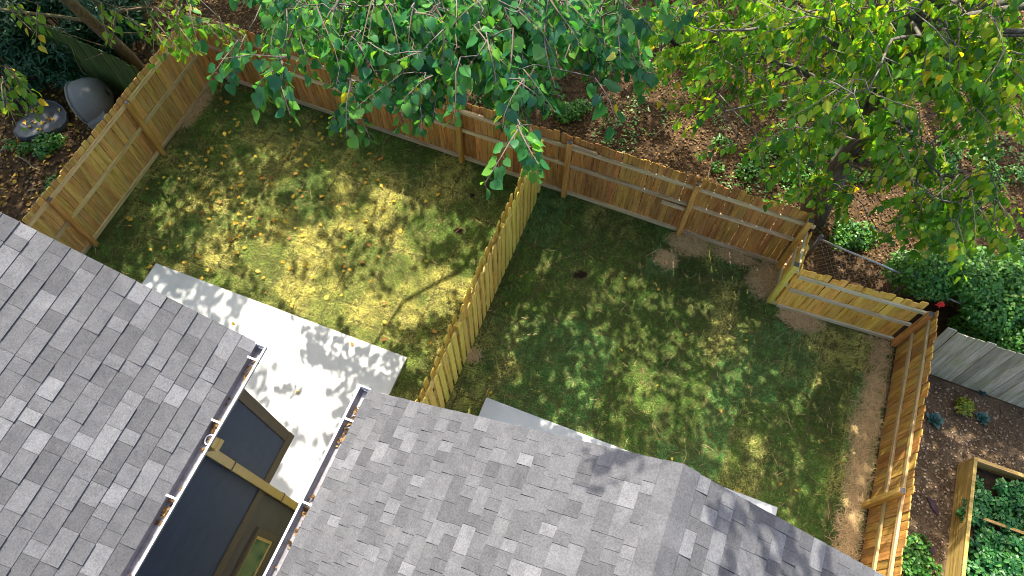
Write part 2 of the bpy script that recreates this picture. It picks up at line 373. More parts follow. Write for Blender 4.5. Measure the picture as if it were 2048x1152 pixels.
def gutter(h, s_in, sg, z, t0, t1, hangers):
    """open trough on the eave; sg is the outward direction in s"""
    w = .125; d = .10; T = .006
    def P(a, b): return (s_in + sg * a, z - b)
    prof = [P(0, 0), P(0, d), P(w * .8, d), P(w, .02), P(w, 0), P(w - T, 0), P(w - T, .018), P(w * .8 - T, d - T), P(T, d - T), P(T, 0)]
    g = MB().prism(prof, 1, t0, t1 - .004).mesh('gutter', M['gutter'])
    go = ob('gutter', g, h)
    lip = MB().prism([P(w - .010, .002), P(w + .010, .002), P(w + .010, -.010), P(w - .010, -.010)], 1, t0, t1).mesh('lip', M['white'])
    ob('lip', lip, go)
    ob('end_cap', MB().prism([P(-.0, d), P(w * .82, d), P(w + .012, 0.0), P(w + .012, -.016), P(0, -.016)], 1, t1, t1 + .012).mesh('end_cap', M['white']), go)
    for t in hangers:
        ob('hanger', MB().prism([P(.0, -.002), P(w, -.002), P(w, -.016), P(0, -.016)], 1, t - .010, t + .010).mesh('hanger', M['white']), go)
    # dead leaves washed into the trough: too many and too small to pick apart
    V = []; F = []
    for i in range(130):
        t = random.choice(hangers) + random.gauss(-.10, .09) if random.random() < .85 else random.uniform(-1.5, t1)
        if t > t1 - .03 or t < t0 + .1: continue
        c = Vector(((s_in + sg * random.uniform(.015, w * .75)), t, z - d + T + random.uniform(.004, .035)))
        a = random.uniform(0, 6.28); L = random.uniform(.018, .04); b = Vector((math.cos(a), math.sin(a), random.uniform(-.5, .5))) * L; e = Vector((-math.sin(a), math.cos(a), random.uniform(-.5, .5))) * L * .5
        n = len(V); V += [c - b, c + e, c + b, c - e]; F.append((n, n + 1, n + 2, n + 3))
    ob('leaf_litter', mesh('leaf_litter', V, F, M['gutlit']), go, kind='stuff')
    return go
_k = NT('gutter_leaves'); M['gutlit'] = _k.done(_k.ramp(_k.islrand(), [(0, (.03, .018, .008)), (.5, (.09, .05, .02)), (.8, (.20, .11, .035)), (1, (.34, .21, .07))]), .8, .2)
ZE = 5.86; PIT = .5
# left house
HL, RL, zr = house('two-storey slate blue house with grey shingle roof and downspout', -6.42, 2.84, ZE, PIT, 1.68, -1.45, 9.0, WD=[.13, .20, .24, .28, .32])
# right house
HR, RR, zr2 = house('house with grey shingle roof whose ridge points at the right-hand lawn', .78, 2.98, ZE, PIT, 1.63, -.2, -1.1, EX=.140, WD=[.10, .13, .17, .20, .24])
gl = gutter(HL, -3.575, 1, ZE - .01, -5, 1.68, [1.52, .80, -.0, -.9, -1.8])
gr = gutter(HR, -2.205, -1, ZE - .01, -5, 1.66, [1.30, .42, -.36, -1.2, -2.0])
ring = MB().tube([(-3.515 + .04 * math.cos(a), .62 + .052 * math.sin(a), ZE - .085) for a in [i * 2 * math.pi / 16 for i in range(17)]], .008, 6).mesh('outlet', M['white'], True)
ob('outlet', ring, gl)
ob('outlet_hole', MB().add([(-3.515 + .036 * math.cos(a), .62 + .047 * math.sin(a), ZE - .088) for a in [i * 2 * math.pi / 16 for i in range(16)]], [tuple(range(16))]).mesh('outlet_hole', M['deck']), gl)
# walls of the left house, lap siding board by board
SW = -3.86
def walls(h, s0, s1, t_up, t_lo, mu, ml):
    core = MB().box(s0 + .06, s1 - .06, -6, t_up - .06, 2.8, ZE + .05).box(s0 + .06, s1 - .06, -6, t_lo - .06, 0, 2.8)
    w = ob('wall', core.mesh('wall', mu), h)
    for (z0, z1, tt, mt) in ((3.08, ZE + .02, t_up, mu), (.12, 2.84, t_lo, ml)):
        z = z0
        while z < z1 - .02:
            zz = min(z + .20, z1); q = MB()
            q.prism([(s1 - .058, z), (s1 + .008, z), (s1 - .016, zz), (s1 - .058, zz)], 1, -6, tt - .115)
            ob('siding_board', q.mesh('siding_board', mt), w); z = zz
            if mt is mu:
                q = MB(); q.prism([(tt - .058, z - .2), (tt + .004, z - .2), (tt - .012, z), (tt - .058, z)], 0, s0, s1 - .115)
                ob('siding_board', q.mesh('siding_board', mt), w)
    ob('corner_board', MB().prism([(s1 - .11, t_up + .02), (s1 + .02, t_up + .02), (s1 + .02, t_up - .11), (s1 - .02, t_up - .11), (s1 - .02, t_up - .02), (s1 - .11, t_up - .02)], 2, 2.86, ZE).mesh('corner_board', M['trim']), w)
    ob('corner_board', MB().prism([(s1 - .11, t_lo + .02), (s1 + .02, t_lo + .02), (s1 + .02, t_lo - .11), (s1 - .02, t_lo - .11), (s1 - .02, t_lo - .02), (s1 - .11, t_lo - .02)], 2, .1, 2.86).mesh('corner_board', M['trim']), w)
    ob('band_board', MB().box(s1 - .05, s1 + .026, -6, t_up + .026, 2.855, 3.075).mesh('band_board', M['trim']), w)
    ob('soffit', MB().box(s0 - .3, s1 + .30, -6, t_up + .28, ZE - .13, ZE - .115).mesh('soffit', M['dark']), w)
    return w
WL = walls(HL, -8.98, SW, 1.33, .62, M['slate'], M['warm_bounce'])
WR = walls(HR, -1.66, 3.22, 1.30, .5, M['slate'], M['warm_bounce'])
ob('fascia', MB().box(-3.60, -3.578, -6, 1.66, ZE - .20, ZE - .06).mesh('fascia', M['dark']), HL)
ob('fascia', MB().box(-2.202, -2.18, -6, 1.62, ZE - .20, ZE - .06).mesh('fascia', M['dark']), HR)
# downspout: outlet, elbows back to the wall, straight pipe
def rect_tube(pts, w, d):
    q = MB()
    for a, b in zip(pts[:-1], pts[1:]):
        a = Vector(a); b = Vector(b); dr = (b - a).normalized(); y = Vector((0, 1, 0)); x = y.cross(dr).normalized()
        v = [p + x * i * d / 2 + y * j * w / 2 for p in (a - dr * .01, b + dr * .01) for i, j in ((-1, -1), (1, -1), (1, 1), (-1, 1))]
        q.add(v, [(0, 3, 2, 1), (4, 5, 6, 7), (0, 1, 5, 4), (1, 2, 6, 5), (2, 3, 7, 6), (3, 0, 4, 7)])
    return q
dsp = rect_tube([(-3.515, .62, ZE - .11), (-3.515, .62, ZE - .26), (-3.78, .57, ZE - .55), (-3.78, .57, .35), (-3.55, .57, .18)], .105, .08)
ds = ob('downspout', dsp.mesh('downspout', M['spout']), HL)
for z in (4.4, 2.35, 1.0):
    ob('strap', MB().box(-3.84, -3.735, .505, .635, z, z + .03).mesh('strap', M['trim']), ds)
ob('elbow_collar', MB().box(-3.565, -3.465, .555, .685, ZE - .30, ZE - .22).mesh('elbow_collar', M['spout']), ds)
# the small window in the lower wall
wi = MB(); t0w, t1w, z0w, z1w = -.95, .09, 1.48, 2.42; bw = .10
for a in ((t1w - bw, t1w, z0w, z1w), (t0w, t0w + bw, z0w, z1w), (t0w + bw, t1w - bw, z1w - bw, z1w), (t0w + bw, t1w - bw, z0w, z0w + bw)):
    wi.box(SW - .03, SW + .03, *a)
win = ob('window', wi.mesh('window', M['trim']), HL)
fr = MB()
for a in ((t1w - bw - .045, t1w - bw - .002, z0w + bw, z1w - bw), (t0w + bw + .002, t0w + bw + .045, z0w + bw, z1w - bw), (t0w + bw + .045, t1w - bw - .045, z1w - bw - .045, z1w - bw - .002), (t0w + bw + .045, t1w - bw - .045, z0w + bw + .002, z0w + bw + .045)):
    fr.box(SW - .03, SW + .018, *a)
ob('sash', fr.mesh('sash', plain('sash_lit_gold', (.80, .52, .12), .3, .5, 0, 6, .1)), win)  # bright gold is light falling on the sash, painted as its colour
ob('pane', MB().box(SW - .02, SW + .008, t0w + bw + .04, t1w - bw - .04, z0w + bw + .04, z1w - bw - .04).mesh('pane', M['glass']), win)
# ------------------------------------------------------------------ fences
def board_mesh(w, h, th, ear=.03, point=0.0):
    if point: prof = [(0, 0), (w, 0), (w, h - point), (w * .78, h - point * .35), (w * .5, h), (w * .22, h - point * .35), (0, h - point)]
    else: prof = [(0, 0), (w, 0), (w, h - ear), (w - ear, h), (ear, h), (0, h - ear)]
    return MB().prism(prof, 1, 0, th)
def fence(p0, p1, h, inner, mb, mx, mp, lab, posts, rails, bw=.14, gap=.009, ht_jit=.012, holes=(), cat='fence', post_h=None, lean=0.0, post_r=.05, over=.0, ears=.02, bends=None, skip=()):
    a = W(*p0); b = W(*p1); d = b - a; L = d.length; rz = math.atan2(d.y, d.x)
    root = empty('board_fence', a, rz, lab, cat); root.rotation_euler = (lean, 0, rz)
    ms = []
    for i in range(4):
        me = board_mesh(bw - gap, h + over + (i - 1.5) * ht_jit, .018, ears).mesh('board', mb); ms.append(me)
    n = int(L / bw)
    for i in range(n):
        if i in skip: continue
        o = ob('board', random.choice(ms), root, (i * bw, (0 if inner > 0 else 0) - .018 * (inner > 0) + random.uniform(0, .006) * (-1 if inner > 0 else 1), random.uniform(-.004, .004)), (random.gauss(0, .006), random.gauss(0, .004), random.gauss(0, .006)))
    px = sorted(posts)
    for z, hh, segs in rails:
        for (x0, x1) in (segs or [(-.02, L + .02)]):
            cuts = [x0] + [x for x in px if x0 + .3 < x < x1 - .3] + [x1]
            for c0, c1 in zip(cuts[:-1], cuts[1:]):
                y0, y1 = (.001, .04) if inner > 0 else (-.022, .0) 
                if inner > 0: q = (0.003, .042)
                else: q = (-.042 , -.003)
                q = MB().prism([(q[0], z), (q[1], z), (q[1], z + hh - .004), (q[0], z + hh)], 0, c0 - (c0 + c1) / 2 + .003, (c1 - c0) / 2 - .003).mesh('rail', mx)
                ob('rail', q, root, ((c0 + c1) / 2, 0, 0), (0, random.gauss(0, .003), 0))
    for x in px:
        hp = post_h or h; y = .044 if inner > 0 else -.044
        s = 1 if inner > 0 else -1
        pm = MB().prism([(x - post_r, y), (x + post_r, y), (x + post_r, y + s * 2 * post_r - s * .012), (x + post_r - .012, y + s * 2 * post_r), (x - post_r + .012, y + s * 2 * post_r), (x - post_r, y + s * 2 * post_r - s * .012)], 2, -.1, hp)
        po = ob('post', pm.mesh('post', mp), root)
        ob('post_top', MB().box(x - post_r + .004, x + post_r - .004, min(y, y + s * 2 * post_r) + .004, max(y, y + s * 2 * post_r) - .004, hp - .01, hp + .004).mesh('post_top', M['cap']), po)
    return root
# left fence: runs along t at s = -10.72; its boards are on the far side, rails and posts face the yard
LF = fence((-10.75, 2.2), (-10.75, 8.55), 1.72, -1, M['aged'], M['aged_x'], M['post'], 'weathered pine board fence closing the lawn beside the grey plastic tub', [1.58, 4.04, 6.25], [(.03, .10, None), (.86, .09, None), (1.56, .09, None)], post_h=1.70, over=.07, skip=())
# back fence
BL = math.hypot(13.4, .2)
def xs(s): return (s + 10.75)
BF = fence((-10.72, 8.62), (2.66, 8.42), 1.86, -1, M['back'], M['back_x'], M['post'], 'long brown pine board fence along the back under the broad-leaved tree', [xs(-9.3), xs(-6.92), xs(-4.49), xs(-2.12), xs(.41), xs(2.5)],
           [(.03, .11, None), (.98, .09, None), (1.55, .09, None)], post_h=1.84, over=.04)
for s, z in ((-4.2, 1.66), (-1.85, 1.68), (.15, .86)):      # odd cleats nailed next to posts
    ob('cleat', MB().box(-.28, .28, -.062, -.022, z, z + .08).mesh('cleat', M['back_x']), BF, (xs(s), -.022, 0))
# short return and fresh section at the corner
JF = fence((2.62, 7.50), (2.62, 8.33), 1.55, 1, M['new'], M['new_x'], M['picket'], 'short return of fresh pine boards joining the brown fence to the new section', [.04], [(.04, .09, None), (.8, .09, None), (1.36, .09, None)], bw=.138)
NF = fence((2.64, 7.50), (5.00, 7.60), 1.44, -1, M['new'], M['new_x'], M['right'], 'fresh yellow pine fence section with knotty boards beside the chain-link', [2.31], [(.03, .09, [(.03, 2.26)]), (.72, .085, [(.03, 2.26)]), (1.24, .085, [(.03, 2.34)])], bw=.139, post_h=1.42, over=.06, ht_jit=.02)
RF = fence((5.0, 1.0), (5.02, 7.58), 1.44, 1, M['right'], M['right_x'], M['post'], 'orange-brown pine board fence between the lawn and the raised planter', [.85, 3.25], [(.60, .085, None), (1.20, .085, None)], post_h=1.40, over=.05)
# shadow-box divider: boards on both sides of the rails
DV = empty('picket_fence', W(-2.64, 1.9), math.atan2(E2[1], E2[0]), 'yellow-green dog-eared pine divider fence between the two lawns', 'fence')
pm_ = [board_mesh(.135, 1.80 + .015 * i, .018, 0, .05).mesh('picket', M['picket']) for i in range(3)]
n = int(6.35 / .2)
for i in range(n):
    ob('picket', random.choice(pm_), DV, (i * .2, -.060, .03), (random.gauss(0, .008), random.gauss(0, .006), random.gauss(0, .012)))
    ob('picket', random.choice(pm_), DV, (i * .2 + .1, .042, .03), (random.gauss(0, .008), random.gauss(0, .006), random.gauss(0, .012)))
for z in (.30, .95, 1.50):
    for k in range(3):
        ob('rail', MB().box(-1.05, 1.05, -.0395, .0395, z, z + .04).mesh('rail', M['picket_x']), DV, (1.06 + k * 2.11, 0, 0))
for x in (.1, 2.3, 4.4, 6.42):
    ob('post', MB().box(x - .045, x + .045, -.038, .038, -.1, 1.72).mesh('post', M['picket']), DV)
# old neighbours' fences
GF = fence((5.25, 7.16), (10.5, 6.98), 1.42, -1, M['grey'], M['grey'], M['grey'], 'old weathered grey board fence overgrown by ivy', [], [], bw=.165, gap=.007, lean=math.radians(-7), ears=.012)
MF = fence((-14.6, 7.50), (-10.95, 7.12), 1.66, 1, M['moss'], M['moss'], M['moss'], 'dark mossy old board fence behind the grey plastic tub', [], [], bw=.15, gap=.006, ears=.01)
# chain-link fence with galvanised top rail
a = pix(1640, 478, 1.15); b = pix(1824, 557, 1.12); d = (b - a); Lc = d.length; ux = d.normalized()
CL = empty('chain_link_fence', (a.x, a.y, 0), math.atan2(d.y, d.x), 'sagging galvanised chain-link fence with dark posts behind the fresh boards', 'fence')
ob('top_rail', MB().tube([(0, 0, 1.15), (Lc * .3, 0, 1.13), (Lc * .6, 0, 1.14), (Lc, 0, 1.12)], .021, 8).mesh('top_rail', M['galv'], True), CL)
ob('top_rail', MB().tube([(Lc + .06, 0, 1.0), (Lc + 1.6, .05, .92)], .021, 8).mesh('top_rail', M['galv'], True), CL)
for x, h in ((0, 1.22), (Lc, 1.30)):
    ob('post', MB().tube([(x, .03, -.1), (x, .03, h)], .037, 8).mesh('post', M['steel'], True), CL)
wv = MB(); sp = .11; nW = int((Lc + 1.2) / sp)
for i in range(nW):
    for sg in (1, -1):
        x = i * sp; p = Vector((x, .0, 1.13)) if sg > 0 else Vector((x, .004, 1.13)); L2 = 1.1
        q = Vector((x + sg * L2 * .6, p.y, .03))
        if q.x < 0: f_ = x / (x - q.x); q = p.lerp(q, f_)
        if q.x > Lc: f_ = (Lc - x) / (q.x - x); q = p.lerp(q, f_)
        if 0 <= x <= Lc: wv.tube([p, q], .0014, 3)
ob('wire_mesh', wv.mesh('wire_mesh', M['wirem']), CL, kind='stuff')
# red rag on the corner post
p = W(5.06, 7.72, 1.50)
rg = []; fc = []
for i in range(7):
    for j in range(5):
        rg.append((i * .035 - .11 + random.gauss(0, .006), j * .03 - .06 + random.gauss(0, .006), .05 * math.sin(i * 1.1 + j) - .02 * abs(i - 3) + random.gauss(0, .008)))
rg = [(q[0] * .6, q[1] * .7, q[2] * .9) for q in rg]
for i in range(6):
    for j in range(4): k = i * 5 + j; fc.append((k, k + 5, k + 6, k + 1))
ob('red_rag', mesh('red_rag', rg, fc, M['red'], True), None, p, (0, 0, .3), 'crumpled red rag draped over the fence corner post', 'rag')
# ------------------------------------------------------------------ raised planter
PB = empty('raised_planter', W(6.40, 3.0), TH, 'raised wooden planter box full of leafy greens on the mulch', 'planter')
s0, s1, t0, t1, zb = 0, 1.05, -1.5, 2.55, .52
for i in range(2):
    z = i * .255
    ob('plank', MB().box(-.04, 0, t0, t1, z, z + .25).mesh('plank', wood('planter_side', (.22, .12, .03), (.46, .30, .09), (.58, .42, .16), 1, .4, (.40, .29, .12), .3)), PB)
    ob('plank', MB().box(s1, s1 + .04, t0, t1, z, z + .25).mesh('plank', bpy.data.materials['planter_side']), PB)
    ob('plank', MB().box(-.04, s1 + .04, t1 + .002, t1 + .04, z, z + .25).mesh('plank', M['bed']), PB)
ob('cap_board', MB().box(-.046, .012, t0, t1 + .05, .508, .535).mesh('cap_board', M['bed']), PB)
ob('cap_board', MB().box(.014, s1 + .05, t1 - .012, t1 + .05, .508, .533).mesh('cap_board', M['bed']), PB)
ob('brace', MB().box(.0, s1, 1.60, 1.645, .42, .46).mesh('brace', M['bed']), PB)
for t in (.6, 1.66, 2.47):
    ob('corner_post', MB().box(s1 - .10, s1 - .012, t, t + .08, .02, .50).mesh('corner_post', M['bed_z']), PB)
ob('compost', MB().box(.002, s1 - .002, t0 + .01, t1 - .002, .01, .24).mesh('compost', M['compost']), PB)
# ------------------------------------------------------------------ leaf shapes
def leaf_template(kind):
    if kind == 'heart':      # broad, heart-shaped, folded on its midrib
        mid = [(0, .06), (0, .36), (0, .7), (0, 1.04)]; side = [(.22, -.06), (.45, .16), (.42, .46), (.22, .78)]
    elif kind == 'ovate':
        mid = [(0, 0), (0, .33), (0, .68), (0, 1.06)]; side = [(.12, .03), (.33, .22), (.33, .5), (.13, .83)]
    else:
        mid = [(0, 0), (0, .4), (0, .75), (0, 1.0)]; side = [(.1, .05), (.26, .3), (.25, .6), (.1, .86)]
    V = []; cup = lambda x, y: .30 * abs(x) - .16 * (y - .3) ** 2 - .25 * abs(x) * abs(x)
    for x, y in mid: V.append((x, y, cup(x, y)))
    for sg in (-1, 1):
        for x, y in side: V.append((sg * x, y, cup(x, y) + .02 * math.sin(9 * y + sg)))
    F = []
    for sg, o in ((0, 4), (1, 8)):
        q = [(0, o, o + 1), (0, o + 1, 1), (1, o + 1, o + 2), (1, o + 2, 2), (2, o + 2, o + 3), (2, o + 3, 3)]
        F += [t if sg else t[::-1] for t in q]
    return np.array(V), np.array(F)
def leaf_simple(wd=.42):
    return np.array([(0, 0, 0), (-wd * .8, .25, .06), (-wd * .7, .62, .03), (0, 1, -.06), (wd * .7, .62, .03), (wd * .8, .25, .06)]), np.array([(0, 5, 4), (0, 4, 3), (0, 3, 2), (0, 2, 1)])
TPL = {k: leaf_template(k) for k in ('heart', 'ovate', 'lance')}; 
for k_ in ('heart', 'ovate'):
    V0, F0 = TPL[k_]
    for q_, (bend, tw, asy) in enumerate(((-.5, .25, .12), (.35, -.3, -.1))):
        V1 = V0.copy(); V1[:, 2] += bend * (V1[:, 1] - .2) ** 2 * .8 + tw * V1[:, 0] * V1[:, 1]; V1[:, 0] += asy * V1[:, 1] ** 2 * .6; V1[:, 0] *= 1 + .15 * q_
        TPL[k_ + str(q_)] = (V1, F0)
TPL['simple'] = leaf_simple(); TPL['thin'] = leaf_simple(.16)
def frames(A, N):
    """A: leaf axis (n,3), N: rough normal (n,3) -> rotation matrices columns x, y=axis, z=normal"""
    A = A / np.linalg.norm(A, axis=1, keepdims=True); N = N - (N * A).sum(1, keepdims=True) * A
    N = N / np.maximum(np.linalg.norm(N, axis=1, keepdims=True), 1e-6); X = np.cross(A, N)
    return np.stack([X, A, N], axis=2)
def merged(name, tpl, P, R, S, mat, smooth=True, col=None):
    V, F = TPL[tpl] if isinstance(tpl, str) else tpl
    VV = np.einsum('nij,vj->nvi', R, V) * np.asarray(S)[:, None, None] + P[:, None, :]
    FF = F[None] + (np.arange(len(P)) * len(V))[:, None, None]
    cc = None if col is None else np.repeat(col, len(V), axis=0)
    return np_mesh(name, VV.reshape(-1, 3), FF.reshape(-1, F.shape[1]), mat, smooth, cc)
def hang_leaves(P, droop, up_bias=.5, n=None):
    """axes that hang down and outward, faces turned to the sky"""
    n = len(P); az = rng.uniform(0, 2 * np.pi, n); dz = -rng.uniform(*droop, n)
    h = np.sqrt(np.clip(1 - np.minimum(dz * dz, .98), .02, 1))
    A = np.stack([np.cos(az) * h, np.sin(az) * h, dz], 1)
    N = np.array([0, 0.15, 1.0]) + rng.normal(0, .28, (n, 3))
    return A, N
# ------------------------------------------------------------------ trees
DIRS = np.array([0, 1 / math.tan(SUN_EL), 1.0])         # up the sunbeam, for each metre of height
def spray(P0, D, L, n, tpl_len, petiole=.05, droop=(.35, .85)):
    """leaves along one twig; returns twig points, leaf positions, axes, normals"""
    pts = []; p = Vector(P0); d = Vector(D).normalized()
    for i in range(5):
        pts.append(p.copy()); d = (d + Vector((random.gauss(0, .12), random.gauss(0, .12), -.13 + random.gauss(0, .08)))).normalized(); p = p + d * L / 4
    arr = np.array([tuple(q) for q in pts]); f = (np.arange(n) + rng.uniform(0, .6, n)) / n * 3.99
    i = f.astype(int); fr = (f - i)[:, None]; base = arr[i] * (1 - fr) + arr[i + 1] * fr
    tan = arr[i + 1] - arr[i]; tan /= np.linalg.norm(tan, axis=1, keepdims=True)
    side = np.cross(tan, [0, 0, 1.0]); side /= np.maximum(np.linalg.norm(side, axis=1, keepdims=True), 1e-4)
    sg = np.where(np.arange(n) % 2 == 0, 1, -1)[:, None]
    out = side * sg * rng.uniform(.5, 1, (n, 1)) + tan * rng.uniform(.1, .8, (n, 1)) + rng.normal(0, .2, (n, 3))
    out[:, 2] -= rng.uniform(droop[0], droop[1], n) * 1.3
    out /= np.linalg.norm(out, axis=1, keepdims=True)
    Nn = np.array([0, .12, 1.0]) + rng.normal(0, .25, (n, 3))
    return pts, base + out * petiole, out, Nn, base
class Tree:
    def __init__(s, name, label, base, trunk_pts, trunk_r, leafmat, bark, group=None):
        s.root = empty(name, base, 0, label, 'tree', group); s.base = Vector(base); s.lm = leafmat; s.bark = bark
        s.tp = [Vector(p) for p in trunk_pts]; s.tr = trunk_r
        s.sprays = []; s.leafP = []; s.leafA = []; s.leafN = []; s.leafS = []; s.tw = MB(); s.simple = []
    def add(s, P0, D, L, n, size, tpl='heart', twig=True, droop=(.35, .85)):
        pts, P, A, N, base = spray(P0, D, L, n, size, size * .35, droop)
        S = size * rng.uniform(.5, 1.15, n)
        if tpl == 'simple': s.simple.append((P, A, N, S))
        else: s.leafP.append(P); s.leafA.append(A); s.leafN.append(N); s.leafS.append(S)
        if twig:
            s.tw.tube(pts, [.009, .008, .006, .005, .003], 4)
            for b, q in zip(base, P):
                s.tw.tube([b, q], .0028, 3)
        s.sprays.append((Vector(P0), twig))
    def build(s, tpl, nlimb=8, nobj=300, zmin=3.0, twigcol=None):
        t = MB().tube([p - s.base for p in s.tp], s.tr, 12)
        me = t.mesh('trunk', s.bark, True); tr = ob('trunk', me, s.root)
        # limbs: group the sprays, one bough to each group, a branchlet to every spray
        pts = np.array([tuple(p) for p, _ in s.sprays]); k = min(nlimb, len(pts)); c = pts[rng.choice(len(pts), k, False)]
        for _ in range(8):
            a = ((pts[:, None] - c[None]) ** 2).sum(2).argmin(1)
            for j in range(k):
                if (a == j).any(): c[j] = pts[a == j].mean(0)
        tpz = [p.z for p in s.tp]
        for j in range(k):
            if not (a == j).any(): continue
            tgt = Vector(c[j]); zt = min(max(zmin, tgt.z - .35 * (Vector((tgt.x, tgt.y, 0)) - Vector((s.tp[-1].x, s.tp[-1].y, 0))).length - .4), tpz[-1] - .1)
            i = max(q for q in range(len(tpz)) if tpz[q] <= zt) if zt >= tpz[0] else 0
            i = min(i, len(tpz) - 2); fr = (zt - tpz[i]) / max(tpz[i + 1] - tpz[i], .01); st = s.tp[i].lerp(s.tp[i + 1], min(max(fr, 0), 1))
            L = (tgt - st).length; mids = []
            for q in range(7):
                f = q / 6; p = st.lerp(tgt, f) + Vector((random.gauss(0, .04 * L), random.gauss(0, .04 * L), .10 * L * math.sin(math.pi * f))) * (0 if q in (0, 6) else 1); mids.append(p)
            r0 = min(.022 + .010 * L, s.tr[i] * .6)
            lb = MB().tube([p - s.base for p in mids], [r0 * (1 - f / 6 * .78) for f in range(7)], 7)
            nodes = np.array([tuple(p) for p in mids[1:]]); mem = np.where(a == j)[0]   # each spray grows from the nearest branch so far
            mem = mem[np.argsort(((pts[mem] - nodes[-1]) ** 2).sum(1))]
            for m in mem:
                e = s.sprays[m][0]; b0 = Vector(nodes[(((nodes - np.array(e)) ** 2).sum(1)).argmin()])
                md = b0.lerp(e, .5) + Vector((random.gauss(0, .05), random.gauss(0, .05), random.uniform(-.02, .06)))
                lb.tube([b0 - s.base, md - s.base, e - s.base], [.011, .009, .007], 4); nodes = np.vstack([nodes, np.array(e)[None]])
            ob('bough', lb.mesh('bough', s.bark, True), s.root)
        if s.tw.v:
            s.tw.v = [tuple(Vector(p) - s.base) for p in s.tw.v]
            ob('twigs', s.tw.mesh('twigs', twigcol or M['twig']), s.root, kind='stuff')
        B = np.array(s.base)
        if s.leafP:
            P = np.vstack(s.leafP); A = np.vstack(s.leafA); N = np.vstack(s.leafN); S = np.concatenate(s.leafS); R = frames(A, N)
            u, v, dep = proj(P); vis = (u > 5) & (u < 2043) & (v > 5) & (v < 1147)
            score = np.where(vis, S / dep, 0) * rng.uniform(.9, 1.1, len(S)); order = np.argsort(-score)
            own = [i for i in order[:nobj] if score[i] > 0]
            lms = [np_mesh('leaf', *TPL[tpl + q], s.lm, True) for q in ('', '0', '1')]
            for i in own:
                o = ob('leaf', lms[i % 3], s.root); m4 = Matrix.Identity(4)
                for r in range(3):
                    for q in range(3): m4[r][q] = R[i][r][q] * S[i]
                    m4[r][3] = P[i][r] - B[r]
                o.matrix_local = m4
            keep = np.ones(len(S), bool); keep[own] = False
            idx = np.where(keep)[0]
            if len(idx):
                for q, sfx in enumerate(('', '0', '1')):
                    ii = idx[idx % 3 == q]
                    if len(ii): ob('foliage', merged('foliage', tpl + sfx, P[ii] - B, R[ii], S[ii], s.lm), s.root, kind='stuff')
        if s.simple:
            P = np.vstack([q[0] for q in s.simple]); A = np.vstack([q[1] for q in s.simple]); N = np.vstack([q[2] for q in s.simple]); S = np.concatenate([q[3] for q in s.simple])
            ob('upper_foliage', merged('upper_foliage', 'simple', P - B, frames(A, N), S, s.lm), s.root, kind='stuff')
def up_pts(pts, ztop, n=3):
    """carry a trunk on upward from its last two points"""
    pts = [Vector(p) for p in pts]; d = (pts[-1] - pts[-2]).normalized(); d = (d + Vector((0, 0, .6))).normalized()
    z0 = pts[-1].z; l = (ztop - z0) / max(d.z, .3)
    return pts + [pts[-1] + d * l * (i + 1) / n for i in range(n)]
bA = W(-3.4, 12.6)
TA = Tree('broadleaf_tree', 'tree with large heart-shaped green leaves overhanging the back fence', bA, [bA + Vector((0, 0, -.1)), bA + Vector((.05, -.2, 2)), bA + Vector((.0, -.5, 4.2)), bA + Vector((-.1, -.7, 6.5)), bA + Vector((0, -.6, 9))], [.30, .24, .2, .16, .1], M['leafA'], M['bark'])
tb = up_pts([pix(1622, 438, 0), pix(1662, 362, 1.0), pix(1722, 268, 2.3), pix(1772, 170, 3.6), pix(1818, 70, 4.9)], 10)
tb[0].z = -.1
TB = Tree('forked_tree', 'grey-trunked tree with drooping yellow-green leaves behind the fence corner', (tb[0].x, tb[0].y, 0), tb, [.30, .25, .22, .20, .17, .14, .11, .07], M['leafB'], M['bark'])
tc = up_pts([pix(292, 152, 0), pix(258, 112, .9), pix(196, 55, 2.3), pix(135, 0, 3.5)], 9)
tc[0].z = -.1
TC = Tree('leaning_tree', 'brown leaning tree trunk above the mossy fence', (tc[0].x, tc[0].y, 0), tc, [.15, .13, .115, .10, .09, .07, .05], M['leafC'], M['bark_brown'])
bD = Vector((-4.5, 17.5, 0)); bE = Vector((9.5, 16.5, 0))
TD = Tree('forest_tree', 'tall tree standing beyond the back fence behind the broad-leaved one', bD, [bD + Vector((0, 0, -.1)), bD + Vector((.1, 0, 3)), bD + Vector((0, -.2, 6)), bD + Vector((0, -.3, 10))], [.3, .25, .2, .12], M['leafC'], M['bark'])
TE = Tree('forest_tree', 'tall tree standing beyond the grey-trunked one in the woods', bE, [bE + Vector((0, 0, -.1)), bE + Vector((-.1, 0, 3)), bE + Vector((0, -.2, 6)), bE + Vector((0, -.3, 10))], [.3, .25, .2, .12], M['leafB'], M['bark'])
def rand_dir(bx=0, by=-.6, bz=-.35, j=.6): return (bx + random.gauss(0, j), by + random.gauss(0, j), bz + random.gauss(0, .25))
